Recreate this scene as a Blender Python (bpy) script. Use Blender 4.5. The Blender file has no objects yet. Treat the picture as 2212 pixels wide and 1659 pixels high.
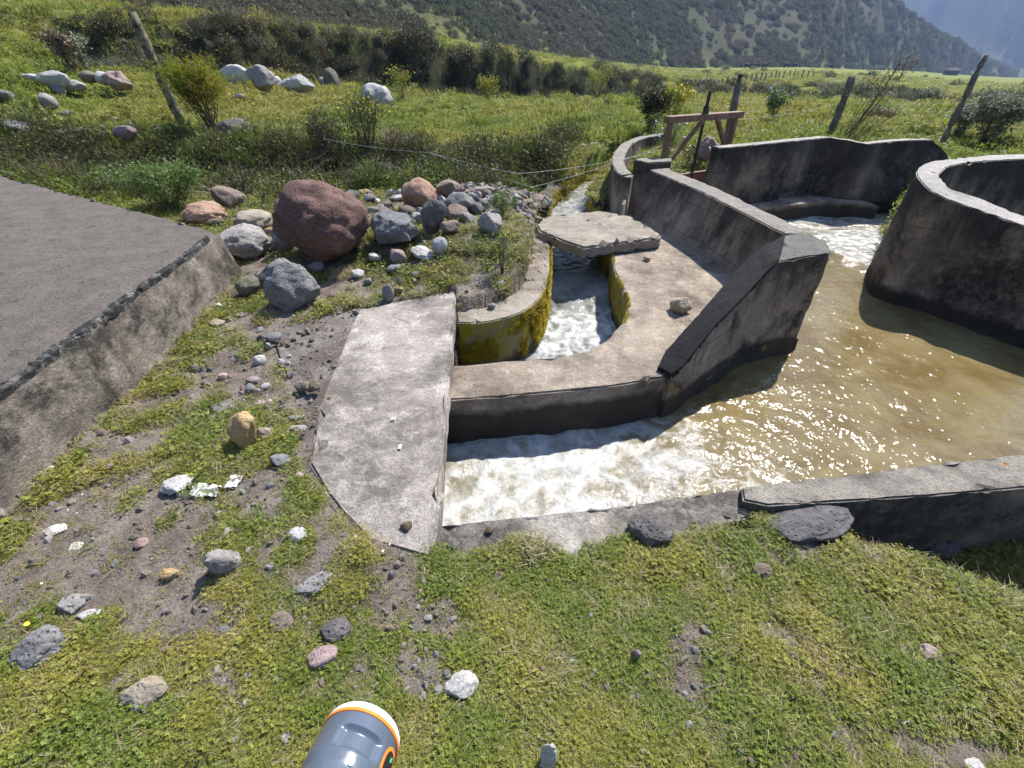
import bpy, bmesh, math, random
import numpy as np
from mathutils import Vector, Matrix, Euler
R = math.radians
rng = np.random.default_rng(7)
random.seed(7)
sc = bpy.context.scene

# ------------------------------------------------------------------ camera, world, sun, exposure
CAMZ = 1.6; PITCH = R(35.8); F = 986.0          # focal length in units of a 2212-wide picture
cam_d = bpy.data.cameras.new('camera'); cam = bpy.data.objects.new('camera', cam_d)
sc.collection.objects.link(cam); sc.camera = cam
cam.location = (0, 0, CAMZ); cam.rotation_euler = (math.pi/2 - PITCH, 0, 0)
cam_d.sensor_width = 36; cam_d.lens = 36*F/2212; cam_d.clip_start = 0.05; cam_d.clip_end = 9000
SUN_EL, SUN_AZ = 53.0, 37.0                      # azimuth measured from +Y towards +X
w = bpy.data.worlds.new('World'); sc.world = w; w.use_nodes = True
nt = w.node_tree; bg = nt.nodes['Background']
sky = nt.nodes.new('ShaderNodeTexSky'); sky.sky_type = 'NISHITA'; sky.sun_disc = False
sky.sun_elevation = R(SUN_EL); sky.sun_rotation = R(SUN_AZ); sky.altitude = 1500
sky.dust_density = 1.0
nt.links.new(sky.outputs[0], bg.inputs[0]); bg.inputs[1].default_value = 0.12
sun_d = bpy.data.lights.new('sun', 'SUN'); sun_d.energy = 5.0; sun_d.angle = R(0.53); sun_d.color = (1, .96, .90)
sun = bpy.data.objects.new('sun', sun_d); sc.collection.objects.link(sun)
sv = Vector((math.sin(R(SUN_AZ))*math.cos(R(SUN_EL)), math.cos(R(SUN_AZ))*math.cos(R(SUN_EL)), math.sin(R(SUN_EL))))
sun.rotation_euler = sv.to_track_quat('Z', 'Y').to_euler(); sun.location = sv*30
sc.view_settings.view_transform = 'Standard'; sc.view_settings.look = 'None'
sc.view_settings.exposure = 1.12; sc.view_settings.gamma = 1; sc.view_settings.use_curve_mapping = False
sc.render.engine = 'CYCLES'
cy = sc.cycles
cy.use_denoising = True; cy.max_bounces = 5; cy.diffuse_bounces = 3; cy.glossy_bounces = 2
cy.transmission_bounces = 3; cy.transparent_max_bounces = 6; cy.volume_bounces = 0
cy.caustics_reflective = False; cy.caustics_refractive = False; cy.sample_clamp_indirect = 4

# ------------------------------------------------------------------ helpers
CP, SP = math.cos(PITCH), math.sin(PITCH)
def ray(u, v):
    x = (u-1106)/F; y = (829.5-v)/F
    return Vector((x, CP + y*SP, -SP + y*CP))
def at(u, v, z):                     # the place at height z
    d = ray(u, v); t = (z-CAMZ)/d.z
    return Vector((d.x*t, d.y*t, z))
def atY(u, v, Y):                    # the place at distance Y ahead
    d = ray(u, v); t = Y/d.y
    return Vector((d.x*t, Y, CAMZ+d.z*t))
def depth(p): return p.y*CP + (CAMZ-p.z)*SP

# vectorised gradient noise
_perm = np.random.default_rng(3).permutation(256); _perm = np.concatenate([_perm, _perm, _perm])
_grad = np.random.default_rng(4).normal(size=(256, 3)); _grad /= np.linalg.norm(_grad, axis=1)[:, None]
def noise3(x, y, z):
    x = np.asarray(x, float); y = np.asarray(y, float)+0*x; z = np.asarray(z, float)+0*x
    xi = np.floor(x).astype(int); yi = np.floor(y).astype(int); zi = np.floor(z).astype(int)
    xf, yf, zf = x-xi, y-yi, z-zi
    u, v, w_ = [t*t*t*(t*(t*6-15)+10) for t in (xf, yf, zf)]
    out = 0
    for dx in (0, 1):
        for dy in (0, 1):
            for dz in (0, 1):
                h = _perm[(_perm[(_perm[(xi+dx) & 255] + yi+dy) & 255] + zi+dz) & 255]
                g = _grad[h]
                d = g[..., 0]*(xf-dx)+g[..., 1]*(yf-dy)+g[..., 2]*(zf-dz)
                out = out + d*(u if dx else 1-u)*(v if dy else 1-v)*(w_ if dz else 1-w_)
    return out*1.6
def fbm(x, y, z=0.0, o=4, l=2.03, g=.5):
    s = 0; a = 1; f = 1
    for i in range(o):
        s = s + a*noise3(np.asarray(x)*f+i*17.3, np.asarray(y)*f-i*9.1, np.asarray(z)*f+i*5.7); a *= g; f *= l
    return s
def sstep(a, b, x):
    t = np.clip((np.asarray(x, float)-a)/(b-a), 0, 1); return t*t*(3-2*t)
def in_poly(poly, x, y):
    x = np.asarray(x); y = np.asarray(y); c = np.zeros(x.shape, bool); n = len(poly)
    for i in range(n):
        x0, y0 = poly[i][0], poly[i][1]; x1, y1 = poly[(i+1) % n][0], poly[(i+1) % n][1]
        if y0 == y1: continue
        cond = ((y0 > y) != (y1 > y)) & (x < (x1-x0)*(y-y0)/(y1-y0)+x0)
        c ^= cond
    return c

def link(o, parent=None):
    sc.collection.objects.link(o)
    if parent is not None: o.parent = parent
    return o
def tag(o, label=None, cat=None, group=None, kind=None):
    if label: o['label'] = label
    if cat: o['category'] = cat; kind = kind or 'thing'
    if group: o['group'] = group
    if kind: o['kind'] = kind
    return o
def empty(name, loc=(0, 0, 0), rz=0):
    o = bpy.data.objects.new(name, None); o.location = loc; o.rotation_euler = (0, 0, rz); o.empty_display_size = .1
    return link(o)
def mesh_np(name, V, Fc, mat, parent=None, smooth=True, cols=None):
    me = bpy.data.meshes.new(name); V = np.asarray(V, np.float32); Fc = np.asarray(Fc, np.int32)
    k = Fc.shape[1]
    me.vertices.add(len(V)); me.vertices.foreach_set('co', V.ravel())
    me.loops.add(Fc.size); me.loops.foreach_set('vertex_index', Fc.ravel())
    me.polygons.add(len(Fc)); me.polygons.foreach_set('loop_start', np.arange(0, Fc.size, k, dtype=np.int32))
    me.polygons.foreach_set('loop_total', np.full(len(Fc), k, np.int32))
    if smooth: me.polygons.foreach_set('use_smooth', np.ones(len(Fc), bool))
    if cols:
        for nm, arr in cols.items():
            a = me.attributes.new(nm, 'FLOAT', 'POINT'); a.data.foreach_set('value', np.asarray(arr, np.float32))
    me.materials.append(mat); me.update(calc_edges=True)
    o = bpy.data.objects.new(name, me)
    return link(o, parent)
def bm_obj(name, bm, mat, parent=None, smooth=False, auto=None):
    me = bpy.data.meshes.new(name); bm.normal_update(); bm.to_mesh(me); bm.free()
    me.materials.append(mat)
    if smooth: me.polygons.foreach_set('use_smooth', np.ones(len(me.polygons), bool))
    if auto is not None:
        me.polygons.foreach_set('use_smooth', np.ones(len(me.polygons), bool)); me.set_sharp_from_angle(angle=auto)
    return link(bpy.data.objects.new(name, me), parent)

# ------------------------------------------------------------------ materials
def new_mat(name):
    m = bpy.data.materials.new(name); m.use_nodes = True; t = m.node_tree
    return m, t, t.nodes['Principled BSDF']
def N(t, typ, **kw):
    n = t.nodes.new(typ)
    for k, v in kw.items():
        if k in n.inputs: n.inputs[k].default_value = v
        else: setattr(n, k, v)
    return n
def noise_node(t, scale, detail=4, rough=.6, vec=None, dist=0):
    n = N(t, 'ShaderNodeTexNoise', Scale=scale, Detail=detail, Roughness=rough, Distortion=dist)
    if vec is not None: t.links.new(vec, n.inputs['Vector'])
    return n.outputs[0]
def ramp(t, src, a, b, ca=0.0, cb=1.0):
    n = N(t, 'ShaderNodeMapRange'); n.inputs[1].default_value = a; n.inputs[2].default_value = b
    n.inputs[3].default_value = ca; n.inputs[4].default_value = cb; t.links.new(src, n.inputs[0]); return n.outputs[0]
def mixc(t, f, a, b, mode='MIX'):
    n = N(t, 'ShaderNodeMix', data_type='RGBA', blend_type=mode)
    for s, i in ((f, 0), (a, 6), (b, 7)):
        if isinstance(s, (int, float)): n.inputs[i].default_value = s
        elif isinstance(s, tuple): n.inputs[i].default_value = (*s, 1)
        else: t.links.new(s, n.inputs[i])
    return n.outputs[2]
def math_(t, op, a, b=0.0):
    n = N(t, 'ShaderNodeMath', operation=op)
    for s, i in ((a, 0), (b, 1)):
        if isinstance(s, (int, float)): n.inputs[i].default_value = s
        else: t.links.new(s, n.inputs[i])
    return n.outputs[0]
def posn(t): return N(t, 'ShaderNodeNewGeometry').outputs['Position']
def sepz(t, v):
    s = N(t, 'ShaderNodeSeparateXYZ'); t.links.new(v, s.inputs[0]); return s.outputs
def scalev(t, v, sx, sy, sz):
    m = N(t, 'ShaderNodeMapping'); m.inputs['Scale'].default_value = (sx, sy, sz); t.links.new(v, m.inputs['Vector']); return m.outputs[0]
def bump(t, b, h, dist, strength=1.0, prev=None):
    n = N(t, 'ShaderNodeBump', Distance=dist, Strength=strength); t.links.new(h, n.inputs['Height'])
    if prev is not None: t.links.new(prev, n.inputs['Normal'])
    t.links.new(n.outputs[0], b.inputs['Normal']); return n.outputs[0]

def concrete(name, base=(.36, .32, .275), light=(.48, .44, .39), dark=(.05, .047, .043), dark_lo=.55, dark_hi=.75,
             streak=0.0, wet=None, pale=.5, moss=0.0, lichen=0.0, pit=1.0, mossy=(2.7, 5.6), top=None, topz=None, cracks=0.0):
    m, t, b = new_mat(name); p = posn(t)
    c = mixc(t, ramp(t, noise_node(t, 2.3, 7, .65, p), .35, .65), base, light)
    c = mixc(t, ramp(t, noise_node(t, 9, 6, .75, p), .52, .62, 0, pale), c, tuple(min(1, x*1.25) for x in light))
    fl = math_(t, 'MULTIPLY', ramp(t, noise_node(t, 4.5, 10, .78, p, .2), .515, .545), ramp(t, noise_node(t, .9, 3, .6, p), .40, .58))
    c = mixc(t, math_(t, 'MULTIPLY', fl, pale*.75), c, tuple(min(1, x*1.35) for x in light))
    c = mixc(t, ramp(t, noise_node(t, 60, 3, .8, p), .45, .7, 0, .55), c, tuple(x*.40 for x in base))
    c = mixc(t, ramp(t, noise_node(t, 150, 2, .8, p), .56, .66, 0, .6), c, tuple(x*.30 for x in base))
    c = mixc(t, ramp(t, noise_node(t, 110, 2, .8, p), .60, .68, 0, .5), c, tuple(min(1, x*1.5) for x in light))
    # dirt and black lichen patches
    d = ramp(t, noise_node(t, 1.7, 8, .72, p, .3), dark_lo-.08, dark_hi-.08)
    d2 = ramp(t, noise_node(t, 14, 6, .8, p), .22, .52)
    c = mixc(t, math_(t, 'MULTIPLY', d, d2), c, dark)
    if streak:
        s = math_(t, 'ADD', math_(t, 'MULTIPLY', noise_node(t, 3.2, 7, .72, scalev(t, p, 1.0, 1.0, .30), .4), .62), math_(t, 'MULTIPLY', noise_node(t, 1.3, 5, .7, p), .42))
        c = mixc(t, ramp(t, s, .44, .58, 0, streak), c, dark)
        s2 = noise_node(t, 3.5, 6, .7, scalev(t, p, 1.0, 1.0, .14), .3)
        c = mixc(t, ramp(t, s2, .60, .76, 0, .40), c, light)
    if topz:   # black lichen grows thickest along the upper part of the walls
        z3 = math_(t, 'ADD', sepz(t, p)[2], math_(t, 'MULTIPLY', math_(t, 'SUBTRACT', noise_node(t, 2.4, 8, .74, scalev(t, p, 1, 1, .4), .3), .5), 1.9))
        c = mixc(t, ramp(t, z3, topz[0], topz[1], 0, .88), c, dark)
    if top:
        tn = sepz(t, N(t, 'ShaderNodeNewGeometry').outputs['Normal'])[2]
        tc = mixc(t, ramp(t, noise_node(t, 5, 8, .75, p), .38, .62), top, tuple(x*1.4 for x in top))
        tc = mixc(t, ramp(t, noise_node(t, 70, 3, .85, p), .50, .66, 0, .75), tc, tuple(x*.3 for x in top))
        tc = mixc(t, ramp(t, noise_node(t, 95, 3, .85, p), .58, .68, 0, .7), tc, tuple(min(1, x*1.9) for x in top))
        tc = mixc(t, ramp(t, noise_node(t, 7, 7, .8, p), .56, .64, 0, .6), tc, tuple(x*.35 for x in top))
        c = mixc(t, ramp(t, tn, .55, .75), c, tc)
    if streak:   # faint pour joint along the walls
        zj = math_(t, 'ADD', sepz(t, p)[2], math_(t, 'MULTIPLY', noise_node(t, 3, 4, .6, p), .05))
        for zz_ in (.03, .31):
            jl = ramp(t, math_(t, 'ABSOLUTE', math_(t, 'SUBTRACT', zj, zz_)), .0, .009, .55, 0)
            c = mixc(t, math_(t, 'MULTIPLY', jl, ramp(t, noise_node(t, 1.1, 3, .6, p), .42, .5)), c, dark)
    if cracks:
        wv = N(t, 'ShaderNodeVectorMath', operation='ADD'); t.links.new(p, wv.inputs[0]); nn = N(t, 'ShaderNodeTexNoise', Scale=1.7, Detail=6); t.links.new(p, nn.inputs['Vector']); t.links.new(nn.outputs['Color'], wv.inputs[1])
        vo = N(t, 'ShaderNodeTexVoronoi', feature='DISTANCE_TO_EDGE', Scale=.8); t.links.new(wv.outputs[0], vo.inputs['Vector'])
        c = mixc(t, ramp(t, vo.outputs[0], .0, .012, cracks, 0), c, tuple(min(1, x*1.5) for x in light))
    if wet is not None:
        z = sepz(t, p)[2]; z2 = math_(t, 'ADD', z, math_(t, 'MULTIPLY', math_(t, 'SUBTRACT', noise_node(t, 6, 4, .6, p), .5), .12))
        c = mixc(t, ramp(t, z2, wet, wet+.06, .88, 0), c, (.028, .024, .018))
    if moss:
        z = sepz(t, p)[2]; mm = ramp(t, noise_node(t, 6, 7, .75, p), .5-.12*moss, .56)
        n = sepz(t, N(t, 'ShaderNodeNewGeometry').outputs['Normal'])[2]
        mm = math_(t, 'MULTIPLY', mm, ramp(t, math_(t, 'ABSOLUTE', n), .25, .55, 1, 0))
        mm = math_(t, 'MULTIPLY', mm, ramp(t, z, -.47, -.36)); mm = math_(t, 'MULTIPLY', mm, math_(t, 'MULTIPLY', ramp(t, sepz(t, p)[1], mossy[0], mossy[0]+.1), ramp(t, sepz(t, p)[1], mossy[1], mossy[1]+.4, 1, 0)))
        c = mixc(t, mm, c, mixc(t, noise_node(t, 30, 3, .6, p), (.48, .36, .012), (.14, .13, .01)))
    if lichen:
        c = mixc(t, ramp(t, noise_node(t, 5, 6, .7, p), .60, .66, 0, lichen), c, (.36, .25, .06))
    t.links.new(c, b.inputs['Base Color']); b.inputs['Roughness'].default_value = .92
    b.inputs['Specular IOR Level'].default_value = .25
    h = math_(t, 'ADD', math_(t, 'MULTIPLY', noise_node(t, 70, 5, .75, p), .6), noise_node(t, 12, 6, .7, p))
    v = N(t, 'ShaderNodeTexVoronoi', Scale=55); t.links.new(p, v.inputs['Vector'])
    pits = ramp(t, v.outputs[0], .0, .22)
    n1 = bump(t, b, h, .02, 1.0)
    bump(t, b, pits, .006*pit, .6, n1)
    return m

def rock_mat(name, c1, c2, pit=1.0, spot=(.5, .5, .47), spot_amt=.5):
    m, t, b = new_mat(name)
    p = N(t, 'ShaderNodeTexCoord').outputs['Object']; oi = N(t, 'ShaderNodeObjectInfo')
    pv = N(t, 'ShaderNodeVectorMath', operation='ADD'); t.links.new(p, pv.inputs[0]); t.links.new(oi.outputs['Location'], pv.inputs[1]); p = pv.outputs[0]
    c = mixc(t, ramp(t, noise_node(t, 7, 7, .7, p), .35, .65), c1, c2)
    c = mixc(t, ramp(t, noise_node(t, 22, 5, .8, p), .55, .66, 0, spot_amt), c, spot)
    c = mixc(t, ramp(t, noise_node(t, 90, 3, .8, p), .5, .7, 0, .7), c, tuple(x*.35 for x in c1))
    c = mixc(t, 1.0, c, mixc(t, oi.outputs['Random'], (.78, .78, .8), (1.15, 1.1, 1.05)), 'MULTIPLY')
    t.links.new(c, b.inputs['Base Color']); b.inputs['Roughness'].default_value = .9; b.inputs['Specular IOR Level'].default_value = .25
    h = math_(t, 'ADD', noise_node(t, 14, 6, .7, p), math_(t, 'MULTIPLY', noise_node(t, 80, 4, .8, p), .5))
    n1 = bump(t, b, h, .02, .8)
    v = N(t, 'ShaderNodeTexVoronoi', Scale=48); t.links.new(p, v.inputs['Vector'])
    bump(t, b, ramp(t, v.outputs[0], 0, .35), .012*pit, .8, n1)
    return m

def leaf_mat(name, c1, c2, c3=None, patch=.6, trans=.3, rough=.55, var=.42):
    """foliage: colour varies per plant and in patches over the ground"""
    m, t, b = new_mat(name); p = posn(t); oi = N(t, 'ShaderNodeObjectInfo')
    c = mixc(t, oi.outputs['Random'], c1, c2)
    if c3: c = mixc(t, ramp(t, noise_node(t, patch, 5, .6, p), .44, .60, 0, .9), c, c3)
    isl = N(t, 'ShaderNodeNewGeometry').outputs['Random Per Island']
    c = mixc(t, 1.0, c, mixc(t, isl, (1-var,)*3, (1+var, 1+var*.95, 1+var*.75)), 'MULTIPLY')
    t.links.new(c, b.inputs['Base Color']); b.inputs['Roughness'].default_value = rough; b.inputs['Specular IOR Level'].default_value = .35
    tr = N(t, 'ShaderNodeBsdfTranslucent'); t.links.new(c, tr.inputs[0])
    ms = N(t, 'ShaderNodeMixShader'); ms.inputs[0].default_value = trans
    t.links.new(b.outputs[0], ms.inputs[1]); t.links.new(tr.outputs[0], ms.inputs[2])
    t.links.new(ms.outputs[0], t.nodes['Material Output'].inputs[0])
    return m
def plain(name, col, rough=.7, metal=0, var=.3, scale=20, spec=.3, bmp=0.0, coat=0.0):
    m, t, b = new_mat(name); p = N(t, 'ShaderNodeTexCoord').outputs['Object']
    c = mixc(t, ramp(t, noise_node(t, scale, 5, .7, p), .35, .65), tuple(x*(1-var) for x in col), tuple(min(1, x*(1+var)) for x in col))
    t.links.new(c, b.inputs['Base Color']); b.inputs['Roughness'].default_value = rough; b.inputs['Metallic'].default_value = metal
    b.inputs['Specular IOR Level'].default_value = spec; b.inputs['Coat Weight'].default_value = coat
    if bmp: bump(t, b, noise_node(t, scale*3, 5, .7, p), bmp, .8)
    return m

# ------------------------------------------------------------------ plan of the concrete works (shared by ground, walls and water)
ZI = -.10; ZW = -.45
slab_px = [(776, 668), (985, 626), (985, 640), (944, 1150), (930, 1206), (800, 1168), (720, 1088), (668, 1000), (686, 883), (721, 799)]
SLAB = [at(u, v, .025) for u, v in slab_px]
apron_px = [(588, 716), (780, 664), (800, 700), (760, 820), (730, 890), (710, 1000), (820, 1150), (790, 1160), (700, 1090), (648, 1040), (632, 960), (640, 860), (610, 780)]
APRON = [at(u, v, .005) for u, v in apron_px]
BLOCK = [Vector(p) for p in [(-2.25, -.6, 0), (-2.28, 1.65, 0), (-2.36, 3.2, 0), (-2.47, 3.85, 0), (-6.2, 5.97, 0), (-10, 8.1, 0), (-10, -.6, 0)]]
isl_back = [at(u, v, ZI) for u, v in [(1284, 490), (1300, 520), (1318, 548), (1332, 600), (1350, 640), (1354, 668), (1344, 698), (1310, 735), (1268, 757), (1225, 768), (1150, 773), (985, 790)]]
isl_front = [at(u, v, ZI) for u, v in [(968, 863), (1080, 856), (1200, 845), (1330, 832), (1437, 814)]]
ISLAND = [Vector((-.75, isl_back[-1].y, ZI))] + [Vector((-.75, isl_front[0].y-.02, ZI))] + isl_front + \
         [Vector((1.30, 2.75, ZI)), Vector((1.75, 3.2, ZI)), Vector((2.12, 3.7, ZI)), Vector((2.12, 4.4, ZI)), Vector((1.95, 5.2, ZI)), Vector((1.85, 6.3, ZI)), Vector((1.75, 6.9, ZI)), Vector((1.35, 6.9, ZI)), Vector((1.22, 6.2, ZI))] + isl_back
curb_edge = [at(u, v, -.06) for u, v in [(990, 697), (1040, 696), (1090, 686), (1130, 672), (1158, 652), (1176, 625), (1184, 590), (1187, 550), (1187, 510), (1188, 468)]]
curb_in = [at(u, v, -.06) for u, v in [(988, 668), (1030, 664), (1075, 652), (1110, 634), (1130, 610), (1140, 580), (1148, 545), (1152, 510), (1158, 490), (1160, 466)]]
# canals: ground is dug out here
front_in = [at(u, v, -.02) for u, v in [(948, 1129), (1030, 1121), (1122, 1113), (1260, 1100), (1390, 1084), (1493, 1067), (1603, 1051), (1800, 1028), (2000, 1005), (2212, 983)]]
front_in.append(front_in[-1] + (front_in[-1]-front_in[-4])*1.6)
M_CANAL = [Vector((-.66, 1.3, 0))] + [p+Vector((0, -.08, 0)) for p in front_in] + [Vector((8, 3.0, 0)), Vector((6.2, 2.9, 0)), Vector((4.62, 3.5, 0)), Vector((4.3, 3.95, 0)), Vector((4.15, 4.6, 0)), Vector((4.25, 5.2, 0)), Vector((5.3, 6.4, 0)), Vector((6.2, 7.45, 0)), Vector((4.75, 7.6, 0)), Vector((4.2, 7.42, 0)), Vector((3.6, 7.12, 0)), Vector((3.25, 7.2, 0)), Vector((3.1, 7.6, 0)), Vector((1.95, 7.2, 0)), Vector((1.9, 6.2, 0)), Vector((1.3, 5.5, 0)), Vector((1.2, 4.0, 0)), Vector((-.2, 2.5, 0)), Vector((-.85, 2.5, 0))]
flume_l = [Vector((.43, 5.4, 0)), Vector((.50, 6.4, 0)), Vector((.60, 7.15, 0)), Vector((.85, 7.8, 0)), Vector((1.15, 8.5, 0)), Vector((1.8, 9.6, 0)), Vector((2.6, 10.6, 0))]
flume_r = [Vector((3.0, 10.2, 0)), Vector((2.25, 9.35, 0)), Vector((1.65, 8.4, 0)), Vector((1.3, 7.7, 0)), Vector((1.14, 7.1, 0)), Vector((1.2, 6.3, 0))]
I_CANAL = [Vector((-.85, 2.4, 0)), Vector((-.2, 2.4, 0)), Vector((1.3, 3.0, 0)), Vector((1.5, 4.5, 0)), Vector((1.3, 5.4, 0))] + flume_r[::-1] + flume_l[::-1] + [p+Vector((-.05, .04, 0)) for p in curb_edge[::-1]] + [Vector((-.6, 3.35, 0)), Vector((-.9, 3.3, 0))]
FRONTP = [at(u, v, -.03) for u, v in [(945, 1100), (930, 1206), (1010, 1204), (1080, 1192), (1110, 1172), (1180, 1186), (1225, 1203), (1290, 1186), (1370, 1158), (1440, 1150), (1520, 1152), (1610, 1142), (1640, 1120), (1700, 1100), (2212, 1065), (2400, 1050), (2400, 960), (1603, 1040)]]
PIT = [at(1850, 1168, -.05), at(2212, 1290, -.05)]

# ------------------------------------------------------------------ ground height
cols_u = np.array([-500, 0, 300, 560, 850, 1000, 1100, 1200, 1300, 1500, 1750, 2000, 2212, 2900])
foot_v = np.array([120, 140, 160, 172, 200, 210, 215, 216, 214, 205, 212, 222, 232, 240])
foot_r = np.array([16, 18, 20, 22, 26, 28, 30, 31, 33, 38, 38, 36, 34, 34])
top_v = np.array([10, 38, 46, 60, 84, 104, 124, 134, 150, 184, 196, 212, 226, 236])
top_dr = np.array([5, 5, 1.1, .9, .9, .9, 1.0, 1.4, 3, 3, 4, 4, 4, 4])
hill_v = np.array([-40, 5, 27, 48, 78, 95, 110, 122, 135, 148, 145, 154, 168, 190])
hill_r = np.array([40, 45, 52, 60, 80, 95, 110, 125, 145, 185, 240, 400, 620, 900])
def tanel(u, v):
    x = (u-1106)/F; y = (829.5-v)/F; f_ = CP+y*SP; return (-SP+y*CP)/np.hypot(x, f_)
def azof(u, v):
    x = (u-1106)/F; y = (829.5-v)/F; return np.arctan2(x, CP+y*SP)
caz = azof(cols_u, np.full(len(cols_u), 110.0))
foot_z = CAMZ + foot_r*tanel(cols_u, foot_v)
top_z = CAMZ + (foot_r+top_dr)*tanel(cols_u, top_v)
hill_z = CAMZ + hill_r*tanel(cols_u, hill_v)
lit_end_az = azof(2085, 60)      # the sunlit spur comes down to the plain about here
_ru = np.array([1800, 1880, 1960, 2040, 2110, 2160, 2195]); _rv = np.array([-90, 0, 50, 90, 120, 142, 158])
rid_az = azof(_ru, _rv); rid_t = tanel(_ru, _rv)
def H(x, y, fine=True, dig=True):
    x = np.asarray(x, float); y = np.asarray(y, float)
    r = np.hypot(x, y)+1e-9; az = np.arctan2(x, y); azc = np.clip(az, caz[0], caz[-1])
    # near ground
    meadow = .22 + .25*sstep(-2, -9, x)
    z = meadow*sstep(7.6, 9.4, y+.25*np.sin(x*1.3))
    z = np.where(x > 2.2, np.maximum(z, .18*sstep(6.5, 8.5, y)), z)
    z = z + .24*np.exp(-(((x+.9)/1.35)**4+((y-5.3)/1.35)**4))                   # stone mound
    z = z - .55*np.exp(-((y-7.5+.1*x)/.62)**2)*sstep(1.5, .4, x)*sstep(-9, -5, x) # overgrown ditch
    z = z + .12*np.exp(-(((x+.35)/.55)**2+((y-4.1)/.6)**2))                      # bank beside the channel
    z = z - .04*sstep(-1.0, -2.3, x)*sstep(4, 2, y)
    z = z - .035*sstep(.6, 1.0, y)*sstep(1.6, 1.2, y)*sstep(-.6, -.2, x)
    z = z + .055*np.exp(-(((x+.98)/.30)**2+((y-2.0)/.95)**2))
    z = z + .055*np.exp(-(((x+.52)/.26)**2+((y-1.06)/.13)**2))
    pd = (x-PIT[0].x)*(PIT[1].y-PIT[0].y)*-1 + (y-PIT[0].y)*(PIT[1].x-PIT[0].x)
    pd = pd/ math.hypot(PIT[1].x-PIT[0].x, PIT[1].y-PIT[0].y)
    wob = .04*noise3(x*3, y*3, 2.0)
    z = z - .40*sstep(-.03, .34, pd+wob)*sstep(1.15, 1.6, x)*sstep(2.4, 2.0, y) - .10*sstep(.7, 2.4, x)*sstep(2, .4, y)
    z = z + (-.25-z)*sstep(4.45, 4.9, x)*sstep(3.0, 3.6, y)*sstep(6.3, 5.8, y-.1*(x-5))
    # far profile along each direction
    fr = np.interp(azc, caz, foot_r)*(1+.04*noise3(az*14, 0, 3.0)+.02*noise3(az*45, 0, 8.0)); tr_ = fr+np.interp(azc, caz, top_dr)
    hr = np.interp(azc, caz, hill_r)
    fz = np.interp(azc, caz, foot_z); tz = np.interp(azc, caz, top_z); hz = np.interp(azc, caz, hill_z)
    z0 = z
    k1 = sstep(0, 1, (r-13)/np.maximum(fr-13, 1)); zz = z0*(1-k1)+fz*k1
    k2 = sstep(0, 1, (r-fr)/(tr_-fr)); zz = np.where(r > fr, fz+(tz-fz)*k2, zz)
    k3 = np.clip((r-tr_)/np.maximum(hr-tr_, 1), 0, 1); zz = np.where(r > tr_, tz+(hz-tz)*k3, zz)
    # hills
    dr = np.maximum(r-hr, 0)
    slope = np.interp(az, [-.9, -.5, -.1, .3, .5, lit_end_az-.06, lit_end_az], [.42, .42, .46, .50, .5, .5, .5])
    spur = sstep(rid_az[-1]+.03, rid_az[-1]-.02, az)                # the spur dies out on the right
    cap = CAMZ + (hr+160)*np.interp(az, rid_az, rid_t) - hz
    rise = slope*dr*(1/(1+dr/900))
    gul = (1-np.abs(noise3(az*26+r*.0022, r*.002, 5.0)))*12 + (1-np.abs(noise3(az*60+r*.004, r*.004, 9.0)))*4
    hfar = rise + sstep(10, 130, dr)*(gul-12)*1.5 + sstep(3, 60, dr)*4*fbm(x*.02, y*.02, 1.0, 4)
    cap = cap + 2.5*noise3(az*25, 1.0, 2.0)
    hfar = np.where(az > rid_az[0], np.minimum(hfar, cap), hfar)
    zz = np.where(r > hr, hz + hfar*spur, zz)
    # dark far mountain behind the spur, on the right
    zm = hz + np.clip((r-1050-150*noise3(az*9, 1.0, 2.0)-110*np.abs(noise3(az*24+r*.0006, r*.0009, 6.0)))*.95, 0, 420) + 30*fbm(x*.006, y*.006, 3.0, 4)*sstep(1050, 1300, r)
    zz = np.where((r > 900), np.maximum(zz, zm), zz)
    zz = np.minimum(zz, 430+20*noise3(x*.002, y*.002, 1.0))
    z = zz
    # small relief
    cal = 1-.85*sstep(3.2, 2.2, r)
    if fine:
        z = z + .03*fbm(x*1.1, y*1.1, 2.0, 4)*cal + .012*fbm(x*6, y*6, 4.0, 3) + .006*np.abs(fbm(x*24, y*24, 7.0, 3))*sstep(6, 4, r)
        z = z + sstep(8.5, 13, r)*(.20*fbm(x*.55, y*.55, 6.0, 5)+.14*np.abs(noise3(x*1.5, y*1.5, 1.0)))*sstep(200, 60, r)
        z = z + sstep(15, 22, r)*sstep(-.25, -.5, az)*.22*np.abs(fbm(x*.8, y*.8, 11.0, 3))
        z = z + sstep(0, 4, r-fr)*sstep(300, 80, r)*.25*fbm(x*.35, y*.35, 12.0, 4)
    if dig:
        z = np.where(in_poly(M_CANAL, x, y) | in_poly(I_CANAL, x, y), -1.0, z)
        z = np.where(in_poly(SLAB, x, y) , np.minimum(z, -.06), z)
        z = np.where(in_poly(APRON, x, y), np.minimum(z, -.012), z)
        z = np.where(in_poly(ISLAND, x, y), -1.0, z)
        z = np.where(in_poly(FRONTP, x, y), np.minimum(z, -.10), z)
        cb = [*curb_edge, *curb_in[::-1]]
        z = np.where(in_poly(cb, x, y), -.3, z)
    return z
def gz(x, y): return float(H(np.array([x]), np.array([y]), True, False)[0])
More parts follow.
